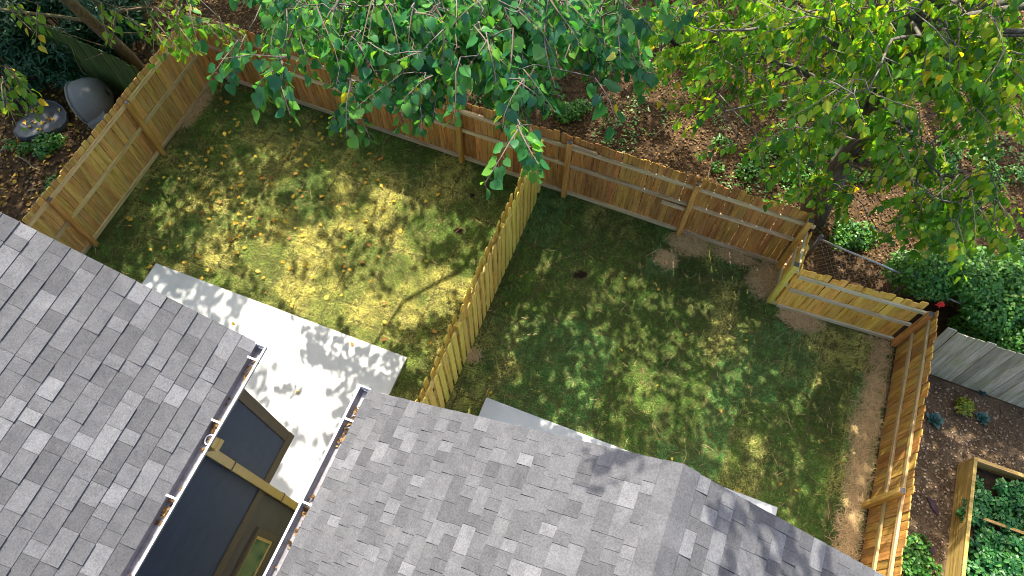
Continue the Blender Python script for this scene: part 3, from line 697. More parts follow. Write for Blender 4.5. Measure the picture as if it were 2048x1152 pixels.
# sprays that hang into view: (u, v, spread u, spread v, how many, lowest, highest)
for (u, v, ru, rv, n, z0, z1) in ((790, -35, 260, 12, 30, 4.8, 6.4), (1060, -35, 230, 12, 28, 4.8, 6.4), (770, 5, 220, 24, 38, 4.6, 6.4), (985, 40, 220, 48, 48, 4.8, 6.6), (1130, 40, 110, 36, 16, 4.6, 6), (880, 90, 100, 34, 16, 5, 6.4), (690, 70, 70, 18, 7, 5, 6.2), (565, 118, 12, 6, 2, 5.8, 6.2),
                                  (703, 165, 8, 20, 2, 5.6, 6), (835, 145, 26, 16, 4, 5.6, 6), (1030, 150, 42, 34, 7, 5.6, 6.4), (1040, 255, 18, 10, 2, 5.8, 6.2), (1210, 85, 35, 12, 2, 5, 6), (470, 72, 24, 8, 1, 4.6, 5.4), (1010, 0, 240, 20, 26, 5, 6.6), (590, 10, 70, 20, 5, 4.6, 5.6)):
    for i in range(int(n * 2.0)):
        z = random.uniform(z0, z1); p = pix(u + random.gauss(0, .55) * ru, max(-60, v + random.gauss(0, .55) * rv), z)
        TA.add(p, rand_dir((u - 860) / 700), random.uniform(.5, .85), random.randint(11, 16), .17, 'heart')
TA.add(pix(1190, 155, 6.0), pix(1250, 225, 5.9) - pix(1190, 155, 6.0), .70, 9, .23, 'heart')
TA.add(pix(560, 135, 6.0), Vector((-.9, -.2, -.15)), .45, 8, .23, 'heart')
for (u, v, ru, rv, n, z0, z1) in ((1360, 25, 90, 30, 7, 3.5, 5.5), (1530, 110, 110, 80, 24, 3, 5.5), (1740, 130, 170, 110, 40, 3.2, 6.2), (1900, 60, 130, 55, 26, 4, 6.5), (1650, 250, 150, 55, 26, 2.4, 4.6), (1490, 70, 90, 40, 10, 3.5, 5), (1480, 250, 40, 40, 6, 2.4, 3.6),
                                  (1800, 320, 150, 50, 20, 2.2, 4.2), (1670, 370, 50, 36, 8, 2, 3.4), (1890, 400, 110, 50, 14, 2.6, 4.2), (1960, 430, 60, 25, 6, 2.6, 3.6), (1870, 440, 50, 20, 3, 2.2, 3.2), (1700, 30, 110, 30, 14, 4, 6), (1990, 200, 50, 60, 9, 3.5, 5), (1850, -10, 200, 25, 18, 4.5, 6.5), (1560, -15, 140, 20, 10, 4, 5.5), (2010, 90, 40, 60, 10, 4.2, 6), (1420, 100, 40, 30, 4, 3.2, 4.4)):
    for i in range(int(n * 3.5)):
        z = random.uniform(z0, z1); p = pix(u + random.gauss(0, .6) * ru, max(-40, v + random.gauss(0, .6) * rv), z)
        tu, tv, _ = proj([p + Vector((0, 0, -.3))]); fr_ = min(max((438 - tv[0]) / 368, 0), 1)
        if abs(tu[0] - (1622 + 196 * fr_)) < 40 and random.random() < .5: continue
        if fbm(np.array([tu[0] / 75.]), np.array([tv[0] / 60.]))[0] < .39: continue
        TB.add(p, rand_dir((u - 1740) / 600, -.4), random.uniform(.45, .9), random.randint(14, 20), .15, 'ovate', random.random() < .5, (.5, 1.1))
for (u, v, ru, rv, n, z0, z1) in ((330, 20, 50, 20, 6, 3.0, 3.8), (290, 50, 40, 20, 4, 2.6, 3.2), (370, 25, 30, 20, 6, 3, 3.6), (430, 45, 40, 15, 5, 3, 3.8), (240, 5, 60, 12, 4, 3, 3.6), (60, 5, 50, 12, 3, 3.6, 4.2), (15, 130, 12, 12, 4, 4.0, 4.4), (5, 165, 8, 15, 3, 4, 4.3)):
    for i in range(n):
        z = random.uniform(z0, z1); p = pix(u + random.gauss(0, .6) * ru, v + random.gauss(0, .6) * rv, z)
        TC.add(p, rand_dir(.4, -.5), random.uniform(.5, .9), random.randint(7, 11), .16, 'ovate', True, (.5, 1.1))
# the crowns above the frame: gaps where the photograph shows sun on the ground
LIT = [(690, 560, 210, 80, .85), (560, 470, 120, 55, .45), (600, 385, 100, 45, .4), (760, 430, 90, 50, .5), (832, 400, 35, 35, .6), (470, 545, 60, 30, .4), (880, 600, 60, 60, .6), (575, 315, 18, 18, .6), (850, 770, 40, 50, .5), (960, 470, 30, 20, .4), (500, 420, 40, 30, .3),
       (680, 690, 110, 45, .9), (640, 680, 170, 65, .95), (740, 740, 90, 50, .7), (600, 860, 90, 80, .6), (660, 800, 90, 60, .7), (430, 600, 30, 18, .4), (520, 640, 50, 25, .6),
       (1260, 800, 55, 40, 1), (1330, 785, 30, 30, .8), (1220, 590, 22, 20, .9), (1110, 540, 25, 14, .8), (1205, 680, 20, 25, .7), (1290, 720, 18, 36, .7), (1480, 650, 15, 20, .8), (1400, 780, 30, 26, .4), (1560, 900, 30, 25, .6), (1480, 900, 55, 28, .45), (1745, 800, 28, 60, 1), (1770, 880, 30, 30, .6), (1640, 870, 26, 34, .45), (955, 810, 25, 30, .6), (1000, 750, 26, 28, .45), (1050, 690, 22, 28, .4), (1000, 825, 45, 16, .7), (1790, 1080, 30, 40, .7), (1030, 630, 30, 30, .25), (1560, 760, 60, 60, .2),
       (1300, 200, 60, 28, .8), (1370, 290, 45, 25, .9), (1400, 320, 70, 20, .7), (1240, 130, 40, 30, .5), (1440, 390, 45, 25, .8), (1200, 250, 30, 20, .5), (1330, 120, 30, 40, .5), (1960, 200, 100, 130, .95), (2020, 60, 80, 80, .8), (1850, 340, 60, 60, .6), (950, 175, 110, 30, .7), (480, 30, 90, 22, .6), (1900, 560, 120, 50, .95), (1740, 450, 60, 40, .5), (1640, 260, 60, 50, .4), (1800, 180, 60, 60, .5), (1560, 120, 60, 50, .4), (1900, 430, 80, 40, .6), (1700, 460, 230, 110, .55)]
def lit_at(x, y):
    u, v, dep = proj(np.stack([x, y, np.zeros_like(x)], 1)); l = np.zeros_like(x)
    for (a, b, ra, rb, am) in LIT: l += am * np.exp(-(((u - a) / ra) ** 2 + ((v - b) / rb) ** 2))
    out = (v < -60)
    l = np.where(out, .35, l)
    return np.clip(l, 0, 1), u, v
NS = 13500
gx = rng.uniform(-14.5, 13, NS); gy = rng.uniform(1.0, 19, NS)
lt, gu, gv = lit_at(gx, gy)
lt = np.where(lt > .10, np.clip(lt * np.where(gu > 930, 1.9, np.where(gv > 600, 1.5, .92)) + (fbm(gx * 2.6, gy * 2.6) - .5) * np.where((gu > 930) & (gv > 430), 1.1, 2.6), 0, 1), lt)
keep = rng.random(NS) < (1 - lt) ** 1.6 * .95
keep &= ~((gx > -4) & (gx < .3) & (gy < 4.3) & (rng.random(NS) < .8))
keep &= ~((gu > 1800) & (gv > 640) & (rng.random(NS) < .35))
vg_ = np.array([(p.x, p.y - p.z / math.tan(SUN_EL)) for T_ in (TA, TB, TC) for p, _ in T_.sprays])
near = np.array([(((vg_ - (a_, b_)) ** 2).sum(1) < .30 ** 2).sum() for a_, b_ in zip(gx, gy)])
keep &= ~(rng.random(NS) < np.clip(near * .6, 0, .92))
roots = [(TA, bA.x, bA.y - 1), (TB, tb[-1].x, tb[-1].y), (TC, tc[-1].x, tc[-1].y), (TD, bD.x, bD.y), (TE, bE.x, bE.y)]
extra = [(1.02, -4.25), (1.15, -4.05), (1.0, -4.4), (1.75, -4.5), (1.9, -4.75), (1.8, -4.95), (2.05, -5.1), (2.4, -4.85), (2.7, -4.95), (2.9, -5.2), (2.1, -4.5)]
for x, y, ex in [(a_, b_, 0) for a_, b_ in zip(gx[keep], gy[keep])] + [(a_, b_, 1) for a_, b_ in extra]:
    z = random.uniform(10.8, 12.2) if ex else random.uniform(5.8, 9.6)
    for _ in range(6):
        P = np.array([[x, y, 0]]) + DIRS * z
        u, v, dp = proj(P)
        if dp[0] < .3 or v[0] < -90 or u[0] < -90 or u[0] > 2140: break
        z += .5
    else: continue
    P = P[0]; T = min(roots, key=lambda r: (r[1] - P[0]) ** 2 + (r[2] - P[1]) ** 2)[0]
    T.add(P, (random.gauss(0, 1), random.gauss(0, 1), random.gauss(0, .3)), .42, 10, .215, 'simple', False)
TA.build('heart', 30); TB.build('ovate', 60, zmin=1.6); TC.build('ovate', 10, zmin=2.0); TD.build('ovate', 8); TE.build('ovate', 8)
# bare crossing branches of the leaning tree
br = MB()
for pts, r in (([pix(188, 45, 2.4), pix(120, 33, 2.5), pix(50, 25, 2.6), pix(-60, 10, 2.8)], .04), ([pix(235, 62, 1.8), pix(212, 40, 2.6), pix(190, 0, 3.4)], .05), ([pix(215, 95, 1.6), pix(140, 70, 2.2), pix(60, 35, 2.8)], .012), ([pix(140, 85, 1.6), pix(152, 120, 1.3), pix(168, 150, 1.2)], .008), ([pix(170, 120, 1.4), pix(215, 103, 1.7)], .008), ([pix(330, 5, 3.4), pix(320, 40, 3.1), pix(275, 66, 2.9), pix(232, 66, 2.8)], .012), ([pix(400, 20, 3), pix(405, 70, 2.6), pix(385, 115, 2.4), pix(360, 100, 2.4)], .008)):
    br.tube([Vector(p) - TC.base for p in pts], [r * (1 - .6 * i / len(pts)) for i in range(len(pts))], 6)
ob('bough', br.mesh('bough', M['bark_brown'], True), TC.root)
b2 = pix(306, 72, 0)
T2 = empty('slender_tree', b2, 0, 'slender dark trunk rising behind the corner of the two board fences', 'tree')
ob('trunk', MB().tube([(0, 0, -.1), (.02, .02, 1.2), (0, .08, 2.6), (-.1, .1, 5)], [.13, .11, .10, .07], 10).mesh('trunk', M['bark_brown'], True), T2)
q = np.array([[random.gauss(-.1, .5), random.gauss(.3, .5), random.uniform(4.4, 6.2)] for _ in range(260)]); A, N = hang_leaves(q, (.3, .9))
ob('crown', merged('crown', 'ovate', q, frames(A, N), np.full(len(q), .14), M['leafC']), T2, kind='stuff')
# ------------------------------------------------------------------ shrubs and beds
def bush(name, label, cat, base, blobs, mat, tpl, size, per, group=None, stems=True, up=.3, droop=(-.2, .7)):
    """blobs: (x, y, z, rx, ry, rz) relative to base; leaves fill shells of lumpy ellipsoids"""
    root = empty(name, base, random.uniform(0, 6), label, cat, group); root.rotation_euler = (0, 0, 0)
    Ps = []; Ns = []
    for (x, y, z, rx, ry, rz) in blobs:
        n = int(per * (rx * ry + rx * rz + ry * rz)); d = rng.normal(0, 1, (n, 3)); d /= np.linalg.norm(d, axis=1, keepdims=True)
        r = rng.uniform(.55, 1.08, (n, 1)) ** .6; p = np.array([x, y, z]) + d * r * np.array([rx, ry, rz]); ok = p[:, 2] > .02
        Ps.append(p[ok]); Ns.append((d + np.array([0, 0, .8]))[ok])
    P = np.vstack(Ps); Nn = np.vstack(Ns) + rng.normal(0, .35, (len(P), 3)); A, _ = hang_leaves(P, droop)
    ob('foliage', merged('foliage', tpl, P, frames(A, Nn), size * rng.uniform(.6, 1.2, len(P)), mat), root, kind='stuff')
    if stems:
        m = MB()
        for (x, y, z, rx, ry, rz) in blobs: m.tube([(x * .3, y * .3, -.05), (x * .7, y * .7, z * .5), (x, y, z)], [.025, .018, .008], 5)
        ob('stem', m.mesh('stem', M['bark_brown']), root)
    return root
def blobs(n, sx, sy, z0, z1, r0, r1, flat=.8):
    out = []
    for i in range(n):
        r = random.uniform(r0, r1); out.append((random.uniform(-sx, sx), random.uniform(-sy, sy), random.uniform(z0, z1), r, r, r * flat))
    return out
for (u, v, lab, n, sx, sy) in ((75, 105, 'dark evergreen shrub with feathery sprays beside the grey tub', 16, .75, .7), (10, 60, 'dark evergreen shrub behind the one beside the grey tub', 12, .8, .8), (120, 20, 'dark evergreen shrub under the leaning trunk', 12, .8, .6), (215, 40, 'dark evergreen shrub filling the corner behind the two board fences', 14, .7, .5)):
    bush('evergreen_shrub', lab, 'shrub', pix(u + 40, v + 60, 0), blobs(n, sx, sy, .4, 1.5, .3, .5), M['everg'], 'thin', .17, 900, 'evergreen shrubs')
ivy_sp = [(1880, 560, .62, 'ivy bush lit by the sun behind the red rag'), (1960, 600, .8, 'ivy bush climbing the middle of the old grey fence'), (2040, 560, .8, 'ivy bush in the shade behind the old grey fence'), (2050, 670, .6, 'ivy spilling over the top of the old grey fence')]
for (u, v, sx, lab) in ivy_sp:
    b = pix(u, v, .6); b.z = 0; s_, t_ = st_of(b); b = W(s_, max(t_, 7.55), 0)
    bush('ivy_bush', lab, 'bush', b, blobs(14, sx, .5, .35, 1.35, .25, .45), M['ivy'], 'ovate', .075, 2200, 'ivy bushes')
for (u, v, sx, sy, lab) in ((1500, 330, .9, .5, 'low green undergrowth patch behind the tall brown fence'), (1640, 330, .9, .6, 'low green undergrowth patch round the foot of the grey trunk'), (1690, 470, .5, .25, 'low weeds growing along the chain-link fence'), (1140, 225, .35, .2, 'small weeds behind the brown fence'), (70, 300, .5, .2, 'grass tufts on the leafy soil below the dark plastic pond shell'), (140, 385, .35, .2, 'green weeds against the left fence boards'), (950, 150, .5, .2, 'weeds sprouting against the back fence under the big leaves'), (1820, 1115, .2, .25, 'small weed clump beside the planter fence'), (1560, 60, 1.1, .7, 'shaded undergrowth deep in the woods'), (1950, 330, .8, .6, 'scrubby undergrowth right of the grey trunk')):
    bush('undergrowth', lab, 'undergrowth', pix(u, v), blobs(9, sx, sy, .05, .16, .12, .26, .7), M['ivy'], 'ovate', .07, 1500, None, False)
# greens in the planter: one plant after another
vg = ['leafy green plant in the back corner of the planter', 'leafy green plant against the right side of the planter', 'wispy green plant just below the planter brace', 'bushy green plant half way along the planter', 'bushy green plant spilling over the planter side', 'leafy green plant in the front of the planter']
for (x, y, r, h, lab) in ((.38, 5.12 - 3.0, .26, .30, vg[0]), (.72, 4.85 - 3, .22, .25, vg[1]), (.35, 1.25, .22, .2, vg[2]), (.55, .85, .28, .28, vg[3]), (.15, .55, .26, .32, vg[4]), (.6, .3, .3, .3, vg[5]), (.85, 2.3, .2, .2, 'leafy green plant in the far right corner of the planter'), (.2, 1.75, .24, .22, 'leafy green plant against the left planter side above the brace'), (.75, 1.3, .25, .16, 'wispy green plant under the right end of the planter brace'), (.9, .7, .2, .2, 'bushy green plant low against the right planter board'), (.3, 0.0, .3, .3, 'leafy green plant at the bottom end of the planter')):
    b = W(6.40 + x, 3.0 + y, .24)
    bush('leafy_green', lab, 'plant', b, blobs(9, r * .9, r * .9, .04, h, .08, .15), M['veg'], 'lance', .085, 3000, 'greens in the planter', False)
for (u, v, mt, r, lab) in ((1867, 842, 'cabb', .12, 'blue-green cabbage rosette in the mulch beside the orange-brown fence'), (1962, 838, 'cabb', .10, 'blue-green cabbage rosette in the mulch beside the lime plant'), (1962, 785, 'cabb', .06, 'tiny blue-green seedling at the foot of the grey fence')):
    b = pix(u, v, 0); n = 16; az = np.arange(n) * 2.4; el = np.linspace(.15, 1.1, n)
    A = np.stack([np.cos(az) * np.cos(el), np.sin(az) * np.cos(el), np.sin(el)], 1); N = np.stack([-np.cos(az) * np.sin(el), -np.sin(az) * np.sin(el), np.cos(el)], 1)
    ob('cabbage', merged('cabbage', 'heart', np.tile([[0, 0, .03]], (n, 1)) + A * .01, frames(A, N), np.linspace(1, .5, n) * r * 1.5, M[mt]), None, b, None, lab, 'plant')
bush('lime_plant', 'yellow-green bushy plant between the two cabbages', 'plant', pix(1925, 820, 0), blobs(6, .1, .16, .08, .22, .08, .12), M['lime'], 'lance', .07, 3000, None, False)
for (u, v, sx, sy, a, lab) in ((1865, 1012, .05, .16, .3, 'dark purple cloth scrap lying on the mulch beside the planter'), (1862, 1100, .05, .07, -.3, 'small dark scrap on the mulch near the weed clump')):
    vv = []; ff = []
    for i in range(7):
        for j in range(4): vv.append(((j / 3 - .5) * 2 * sx * math.sin(.3 + i / 6 * 2.5), (i / 6 - .5) * 2 * sy, .015 + .03 * abs(math.sin(i * 1.3 + j * 2)) + random.uniform(0, .01)))
    for i in range(6):
        for j in range(3): k = i * 4 + j; ff.append((k, k + 1, k + 5, k + 4))
    ob('cloth_scrap', mesh('cloth_scrap', vv, ff, M['purple'], True), None, pix(u, v, .01), (0, 0, a), lab, 'scrap')
# ------------------------------------------------------------------ grey tub on its side, dark lid, tyres
tubp = pix(186, 232, 0)
rim = pix(172, 258, .1) - pix(134, 150, .75)
TU = empty('plastic_tub', tubp, 0, 'grey moulded plastic tub tipped on its side by the left fence', 'tub')
def lathe_half(rx, ry, dep, seg=26, rings=9, notch=True):
    v = []; f = []
    for i in range(rings + 1):
        a = i / rings * math.pi / 2; k = math.cos(a) ** .62; y = dep * math.sin(a) ** .9
        for j in range(seg):
            b = j / seg * 2 * math.pi; x = rx * k * math.cos(b); z = ry * k * math.sin(b)
            if notch and z < -ry * .35: z = -ry * .35 + (z + ry * .35) * (.6 + .35 * (i < 3))
            v.append((x, y, z))
    for i in range(rings):
        for j in range(seg): f.append((i * seg + j, i * seg + (j + 1) % seg, (i + 1) * seg + (j + 1) % seg, (i + 1) * seg + j))
    return v, f
v, f = lathe_half(.50, .46, .62)
axr = math.atan2(rim.y, rim.x)
body = ob('shell', mesh('shell', v, f, M['plastic'], True), TU, (0, 0, .42), (math.radians(14), 0, math.radians(-72)))
sol = body.modifiers.new('wall', 'SOLIDIFY'); sol.thickness = .02
rv = [(.515 * math.cos(b), -.012, .475 * math.sin(b) if math.sin(b) > -.35 else -.166 + (.475 * math.sin(b) + .166) * .95) for b in [i * 2 * math.pi / 32 for i in range(33)]]
ob('rim', MB().tube(rv, .030, 8).mesh('rim', M['plastic'], True), body)
ob('step', MB().prism([(.15, -.42), (.64, -.42), (.58, -.10), (.36, .0)], 1, .0, .46).mesh('step', M['plastic']), body)
def slab_shape(pts, z0, z1, inset):
    n = len(pts); c = (sum(p[0] for p in pts) / n, sum(p[1] for p in pts) / n); v = []
    for (k, z) in ((1.0, z0), (1.02, z0 + .5 * (z1 - z0)), (1 - inset * .4, z1 - .01), (1 - inset, z1), (1 - inset * 2.2, z1 - .012)):
        v += [(c[0] + (p[0] - c[0]) * k, c[1] + (p[1] - c[1]) * k, z) for p in pts]
    f = [(i * n + j, i * n + (j + 1) % n, (i + 1) * n + (j + 1) % n, (i + 1) * n + j) for i in range(4) for j in range(n)] + [tuple(4 * n + j for j in range(n))]
    return v, f
ctr = pix(78, 240, .1)
out = [(25, 262), (32, 246), (48, 232), (52, 218), (68, 204), (88, 198), (110, 202), (126, 212), (135, 226), (134, 242), (122, 255), (100, 264), (74, 270), (50, 277), (34, 274)]
pts = [tuple((pix(u, v, .12) - ctr)[:2]) for u, v in out]
v, f = slab_shape(pts, 0, .13, .03)
ob('plastic_pond_shell', mesh('plastic_pond_shell', v, f, M['plastic_d'], False), None, (ctr.x, ctr.y, 0), None, 'dark kidney-shaped plastic pond shell lying flat under yellow leaves', 'pond shell')
for (u, v, tilt, lab) in ((1362, 48, .25, 'old black tyre lying in the leaf litter, half hidden by leaves'), (1378, 80, -.1, 'old black tyre in front of the other tyre in the leaf litter')):
    vv = []; ff = []; nb, ns = 28, 10; R0, r0 = .30, .105
    for i in range(nb):
        a = i / nb * 2 * math.pi
        for j in range(ns):
            b = j / ns * 2 * math.pi; rr = R0 + r0 * math.copysign(abs(math.cos(b)) ** .7, math.cos(b)); vv.append((rr * math.cos(a), rr * math.sin(a), r0 * math.copysign(abs(math.sin(b)) ** .6, math.sin(b))))
    for i in range(nb):
        for j in range(ns): ff.append((i * ns + j, (i + 1) % nb * ns + j, (i + 1) % nb * ns + (j + 1) % ns, i * ns + (j + 1) % ns))
    b = pix(u, v, .1); b.z = .10 + .30 * abs(math.sin(tilt))
    ob('tyre', mesh('tyre', vv, ff, M['rubber'], True), None, b, (tilt, tilt * .5, 0), lab, 'tyre', 'old tyres')
# ------------------------------------------------------------------ lawn grass
def in_lawn(s, t):
    ok = (s > -10.7) & (s < 4.96) & (t > .2) & (t < np.where(s > 2.6, 7.5, 8.5)) & (np.abs(s + 2.64) > .05)
    pat = ((s > -9.2) & (s < -3.63) & (t < 3.83)) | ((s > -1.93) & (s < 3.50) & (t < 3.65))
    return ok & ~pat
def straw_zone(s, t):
    """how much pine straw covers the lawn there (0..1)"""
    z = np.clip(1.15 - np.abs(s - 4.74) / .24 - 1.3 * (fbm(s * 2.5, t * 2.5) - .5), 0, 1) * (t < 7.5)
    for (u, v, rx, ry) in ((1375, 490, .42, .26), (1530, 560, .36, .46), (1600, 640, .46, .24), (1470, 515, .45, .16), (395, 215, .20, .70), (945, 712, .16, .13), (410, 190, .2, .5), (1330, 520, .25, .2)):
        p = pix(u, v); a, b = st_of(p); d = ((s - a) / rx) ** 2 + ((t - b) / ry) ** 2
        z = np.maximum(z, np.clip(1.25 - d, 0, 1))
    return z
NB = 640000
s = rng.uniform(-10.7, 4.96, NB); t = rng.uniform(.2, 8.5, NB)
k = in_lawn(s, t)
# sod rolls: 0.61 m wide, 1.8 m long on the right, running along t; seams are thin and brown
def sod(s, t):
    right = s > -2.64
    w = .62; col_ = np.floor(s / w); fs = s / w - col_; sh = _NT[(col_ % 200).astype(int), 7] * 1.8; tt = (t + sh) / 1.75; row = np.floor(tt); ft = tt - row
    edge = np.minimum(np.minimum(fs, 1 - fs) * w, np.minimum(ft, 1 - ft) * 1.75)
    return _NT[(col_ % 251).astype(int), (row % 241).astype(int)], edge, right
tone, edge, right = sod(s, t)
wob = .03 * fbm(s * 5, t * 5)
k &= ~((edge + wob < .036) & (rng.random(NB) < .85))
for p, r in HOLES:
    a, b = st_of(p); k &= ((s - a) ** 2 + (t - b) ** 2) > (r * .78) ** 2 * (1 + .6 * (vnoise(s * 14, t * 14) - .5))
sz = straw_zone(s, t); k &= rng.random(NB) > sz * .9
s, t, tone, edge, right = s[k], t[k], tone[k], edge[k], right[k]; n = len(s)
P = np.stack([s * E1[0] + t * E2[0], s * E1[1] + t * E2[1], np.full(n, .006)], 1)
dry = np.clip((fbm(s * 1.1 + 20, t * 1.1) - .46) * 3.2 + np.where(right, -.44, .10) + .35 * (1 - np.clip(edge / .12, 0, 1)) + .4 * (fbm(s * 7, t * 7) - .5), 0, 1)
leftdry = np.exp(-(((s + 5.6) / 2.8) ** 2 + ((t - 4.6) / 1.4) ** 2)) * .45
dry = np.clip(dry + leftdry * ~right, 0, .95)
dryw = np.clip(dry * .95 + .05 + rng.normal(0, .22, n), 0, 1)[:, None]
g0 = np.array([.024, .108, .026]); g1 = np.array([.108, .240, .028]); gb = np.array([.046, .145, .045])
mixv = np.clip(fbm(s * 1.6, t * 1.6 + 40) * 1.1 - .1 + .25 * rng.random(n), 0, 1)[:, None]
C = g0 * (1 - mixv) + g1 * mixv
tn = (right & (tone > .6))[:, None]; C = np.where(tn, C * .45 + gb * .75, C)
C *= (.62 + .75 * np.where(right, tone, .5))[:, None]
dc = np.array([.70, .62, .18]) * rng.uniform(.6, 1.15, (n, 1)) + np.array([.02, .03, 0]) * rng.random((n, 1))
C = (C * (1 - dryw) + dc * dryw) * rng.uniform(.75, 1.25, (n, 1))
C *= (.70 + .6 * vnoise(s * 9, t * 9))[:, None] * np.array([1, 1, 1])
L = rng.uniform(.035, .08, n) * (.5 + 1.0 * vnoise(s * 9, t * 9)); az = rng.uniform(0, 2 * np.pi, n) ; lean = rng.uniform(.5, 1.4, n)
flow = fbm(s * .9, t * .9) * 9; az = np.where(rng.random(n) < .55, flow + rng.normal(0, .5, n), az)
D = np.stack([np.cos(az) * np.sin(lean), np.sin(az) * np.sin(lean), np.cos(lean)], 1)
Sd = np.stack([-np.sin(az), np.cos(az), np.zeros(n)], 1) * rng.uniform(.0035, .006, (n, 1))
V = np.stack([P - Sd, P + Sd, P + D * L[:, None]], 1).reshape(-1, 3)
ob('grass', np_mesh('grass', V, np.arange(3 * n).reshape(-1, 3), M['grass'], False, np.repeat(C, 3, 0)), kind='stuff', label='patchy green and straw-coloured turf of both lawns')
# ------------------------------------------------------------------ pine straw
N0 = 60000
s = rng.uniform(-10.7, 4.97, N0 * 8); t = rng.uniform(.2, 8.5, N0 * 8)
k = (rng.random(len(s)) < straw_zone(s, t) * .75 + .003) & in_lawn(s, t); s, t = s[k], t[k]; n = len(s)
zz = straw_zone(s, t)
P = np.stack([s * E1[0] + t * E2[0], s * E1[1] + t * E2[1], .02 + .07 * zz * rng.random(n)], 1)
az = rng.uniform(0, 2 * np.pi, n); L = rng.uniform(.09, .28, n) * .5; dz = rng.normal(0, .22, n)
D = np.stack([np.cos(az), np.sin(az), dz], 1) * L[:, None]; Sd = np.stack([-np.sin(az), np.cos(az), np.zeros(n)], 1) * rng.uniform(.0015, .003, (n, 1))
Bd = Sd / np.linalg.norm(Sd, axis=1, keepdims=True) * (rng.normal(0, .25, n) * L)[:, None]
P[:, 2] = np.maximum(P[:, 2], .012 + np.abs(D[:, 2]))
V = np.stack([P - D - Sd, P - D + Sd, P + Bd + Sd, P + Bd - Sd, P + D + Sd * .5, P + D - Sd * .5], 1).reshape(-1, 3)
F = (np.array([[0, 1, 2, 3], [3, 2, 4, 5]])[None] + (np.arange(n) * 6)[:, None, None]).reshape(-1, 4)
C = np.array([.68, .46, .22]) * rng.uniform(.55, 1.25, (n, 1)) * np.array([1, 1, 1]) + np.array([.05, .06, .04]) * rng.random((n, 1))
ob('pine_straw', np_mesh('pine_straw', V, F, M['straw'], False, np.repeat(C, 6, 0)), kind='stuff', label='tan pine straw scattered along the fence feet')
# ------------------------------------------------------------------ leaf litter in the woods, chips in the garden
def litter(name, label, region, n, cols, size, mat, ztop=.05):
    (s0, s1, t0, t1), test = region; s = rng.uniform(s0, s1, n); t = rng.uniform(t0, t1, n); k = test(s, t); s, t = s[k], t[k]; n = len(s)
    P = np.stack([s * E1[0] + t * E2[0], s * E1[1] + t * E2[1], rng.uniform(.015, ztop, n)], 1)
    az = rng.uniform(0, 6.28, n); A = np.stack([np.cos(az), np.sin(az), rng.normal(0, .25, n)], 1); N = np.array([0, 0, 1.0]) + rng.normal(0, .4, (n, 3))
    cols = np.array(cols); w = fbm(s * .8, t * .8)
    C = cols[rng.integers(0, len(cols), n)] * rng.uniform(.6, 1.25, (n, 1)) * (.5 + .9 * w)[:, None]
    ob(name, merged(name, 'simple', P, frames(A, N), size * rng.uniform(.5, 1.25, n), mat, False, C), kind='stuff', label=label)
brown = [(.50 * c[0], .48 * c[1], .42 * c[2]) for c in [(.26, .16, .08), (.34, .22, .12), (.18, .10, .05), (.42, .29, .17), (.14, .09, .05), (.30, .17, .06), (.38, .22, .05)]]
litter('leaf_litter', 'brown dead leaves carpeting the woods behind the fence', ((-20, 9, 8.7, 19), lambda s, t: (t > 8.72) | (s > 2.7)), 110000, brown, .058, M['litter'])
litter('leaf_litter', 'brown dead leaves on the soil left of the fence', ((-17, -10.85, 1.5, 8.6), lambda s, t: (s < -10.85)), 9000, brown + [(.45, .28, .04)], .085, M['litter'])
litter('wood_chips', 'brown chips and dead leaves on the garden mulch', ((5.08, 9, 1, 7.0), lambda s, t: ~((s > 6.33) & (s < 7.5) & (t < 5.62))), 9000, [(.22, .15, .09), (.30, .21, .13), (.14, .095, .06), (.38, .29, .2), (.18, .11, .06)], .05, M['litter'], .02)
# low green ground cover and fallen sticks in the woods
s = rng.uniform(-14, 8, 26000); t = rng.uniform(8.75, 17, 26000); k = (fbm(s * .7 + 3, t * .7) > .56); s, t = s[k], t[k]; n = len(s)
P = np.stack([s * E1[0] + t * E2[0], s * E1[1] + t * E2[1], rng.uniform(.04, .14, n)], 1); A, N = hang_leaves(P, (-.2, .4))
ob('ground_cover', merged('ground_cover', 'simple', P, frames(A, N), rng.uniform(.04, .08, n), M['ivy']), kind='stuff', label='low green ground cover among the dead leaves')
for i, (u, v, L, a) in enumerate(((1320, 265, .5, .8), (1190, 330, .6, -.4), (1420, 340, .7, 1.3), (940, 195, .9, 1.4), (905, 175, .7, 1.2), (985, 190, .8, 1.7), (1440, 440, .6, .2), (1500, 400, .8, -.5), (60, 330, .8, -.6), (25, 300, .5, .1))):
    b = pix(u, v, .05); m = MB().tube([(-L / 2, 0, .02), (-.1 * L, .03 * L, .05), (.2 * L, -.02 * L, .04), (L / 2, .03, .03)], [.02, .017, .014, .006], 6)
    m.tube([(.1 * L, 0, .04), (.25 * L, .14 * L, .08)], [.01, .004], 5)
    ob('fallen_stick', m.mesh('fallen_stick', M['bark_brown'], True), None, b, (0, 0, a), ['bare brown stick on the leaf litter behind the tall brown fence', 'bare brown stick against the back fence under the broad-leaved tree', 'bare brown stick on the soil left of the weathered fence'][1 if i in (3, 4, 5) else 2 if i > 7 else 0], 'stick', ['sticks behind the brown fence', 'sticks under the broad-leaved tree', 'sticks on the left soil'][1 if i in (3, 4, 5) else 2 if i > 7 else 0])
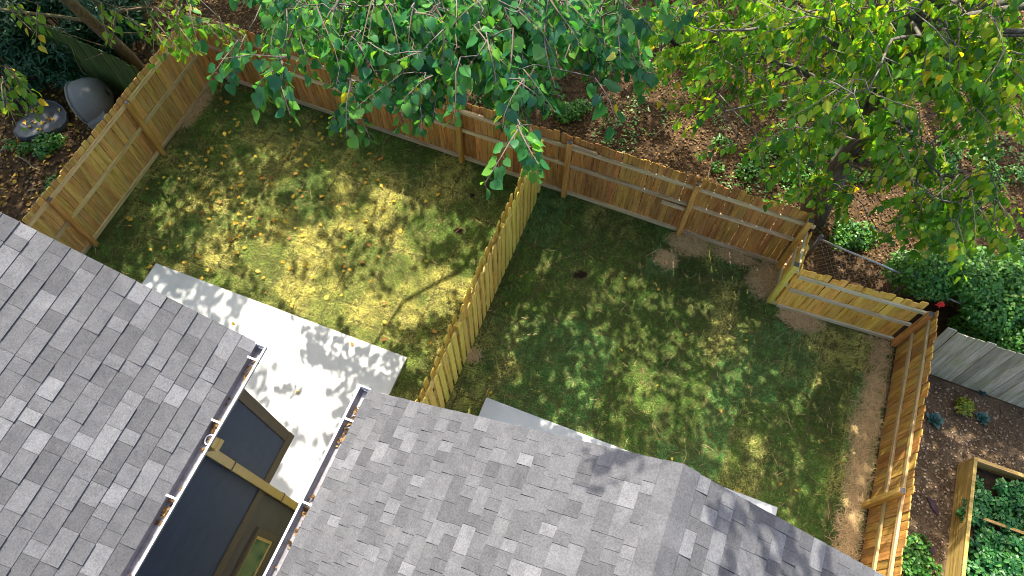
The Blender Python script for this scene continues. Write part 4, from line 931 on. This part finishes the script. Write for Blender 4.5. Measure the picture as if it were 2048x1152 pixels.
# ------------------------------------------------------------------ yellow leaves that have fallen, one by one
V, F = TPL['ovate']; FL = []
for c in range(3):
    v = V.copy(); v[:, 2] = v[:, 2] * (.6 + .5 * c) + .05 * c * np.sin(v[:, 1] * 5); FL.append(np_mesh('fallen_leaf', v - [0, .5, 0], F, M['fallen'], True))
def drop(p, z, lab, grp, size):
    ob('fallen_leaf', random.choice(FL), None, (p.x, p.y, z), (random.gauss(0, .25), random.gauss(0, .25), random.uniform(0, 6.28)), lab, 'leaf', grp).scale = (size, size, size)
cnt = 0; tries = 0
while cnt < 185 and tries < 6000:
    tries += 1; r = random.random()
    if r < .72: u, v = random.gauss(470, 150), random.gauss(320, 105)
    elif r < .9: u, v = random.gauss(680, 120), random.gauss(430, 110)
    else: u, v = random.uniform(300, 900), random.uniform(200, 700)
    p = pix(u, v, .04); s_, t_ = st_of(p)
    if not in_lawn(np.array([s_]), np.array([t_]))[0] or s_ > -2.9 or s_ < -10.5: continue
    drop(p, random.uniform(.045, .06), 'yellow fallen leaf lying on the left-hand lawn by the weathered fence', 'yellow leaves on the left lawn', random.uniform(.055, .125)); cnt += 1
cnt = 0
while cnt < 26:
    p = pix(random.uniform(950, 1700), random.uniform(450, 1000), .04); s_, t_ = st_of(p)
    if in_lawn(np.array([s_]), np.array([t_]))[0] and s_ > -2.3 and s_ < 4.6: drop(p, .05, 'small fallen leaf on the lawn right of the divider', 'leaves on the right lawn', random.uniform(.05, .08)); cnt += 1
cnt = 0
while cnt < 48:
    p = pix(random.uniform(0, 200), random.uniform(190, 400), .04); s_, t_ = st_of(p)
    if s_ < -11 and not (20 < proj([p])[0][0] < 140 and 195 < proj([p])[1][0] < 280): drop(p, .055, 'yellow fallen leaf on the bare soil left of the fence', 'yellow leaves on the soil', random.uniform(.08, .13)); cnt += 1
for i in range(26):
    p = pix(random.uniform(48, 122), random.uniform(215, 262), .12); drop(p, .138, 'yellow leaf lying on the dark plastic pond shell', 'yellow leaves on the lid', random.uniform(.07, .11))
for u, v, lab in ((468, 648, 'yellow leaf on the patio close to the gable edge of the roof'), (704, 688, 'yellow leaf on the patio close to its lawn edge'), (596, 783, 'yellow leaf on the patio between the two roofs')):
    drop(pix(u, v, .1), .115, lab, 'yellow leaves on the patio', .10)
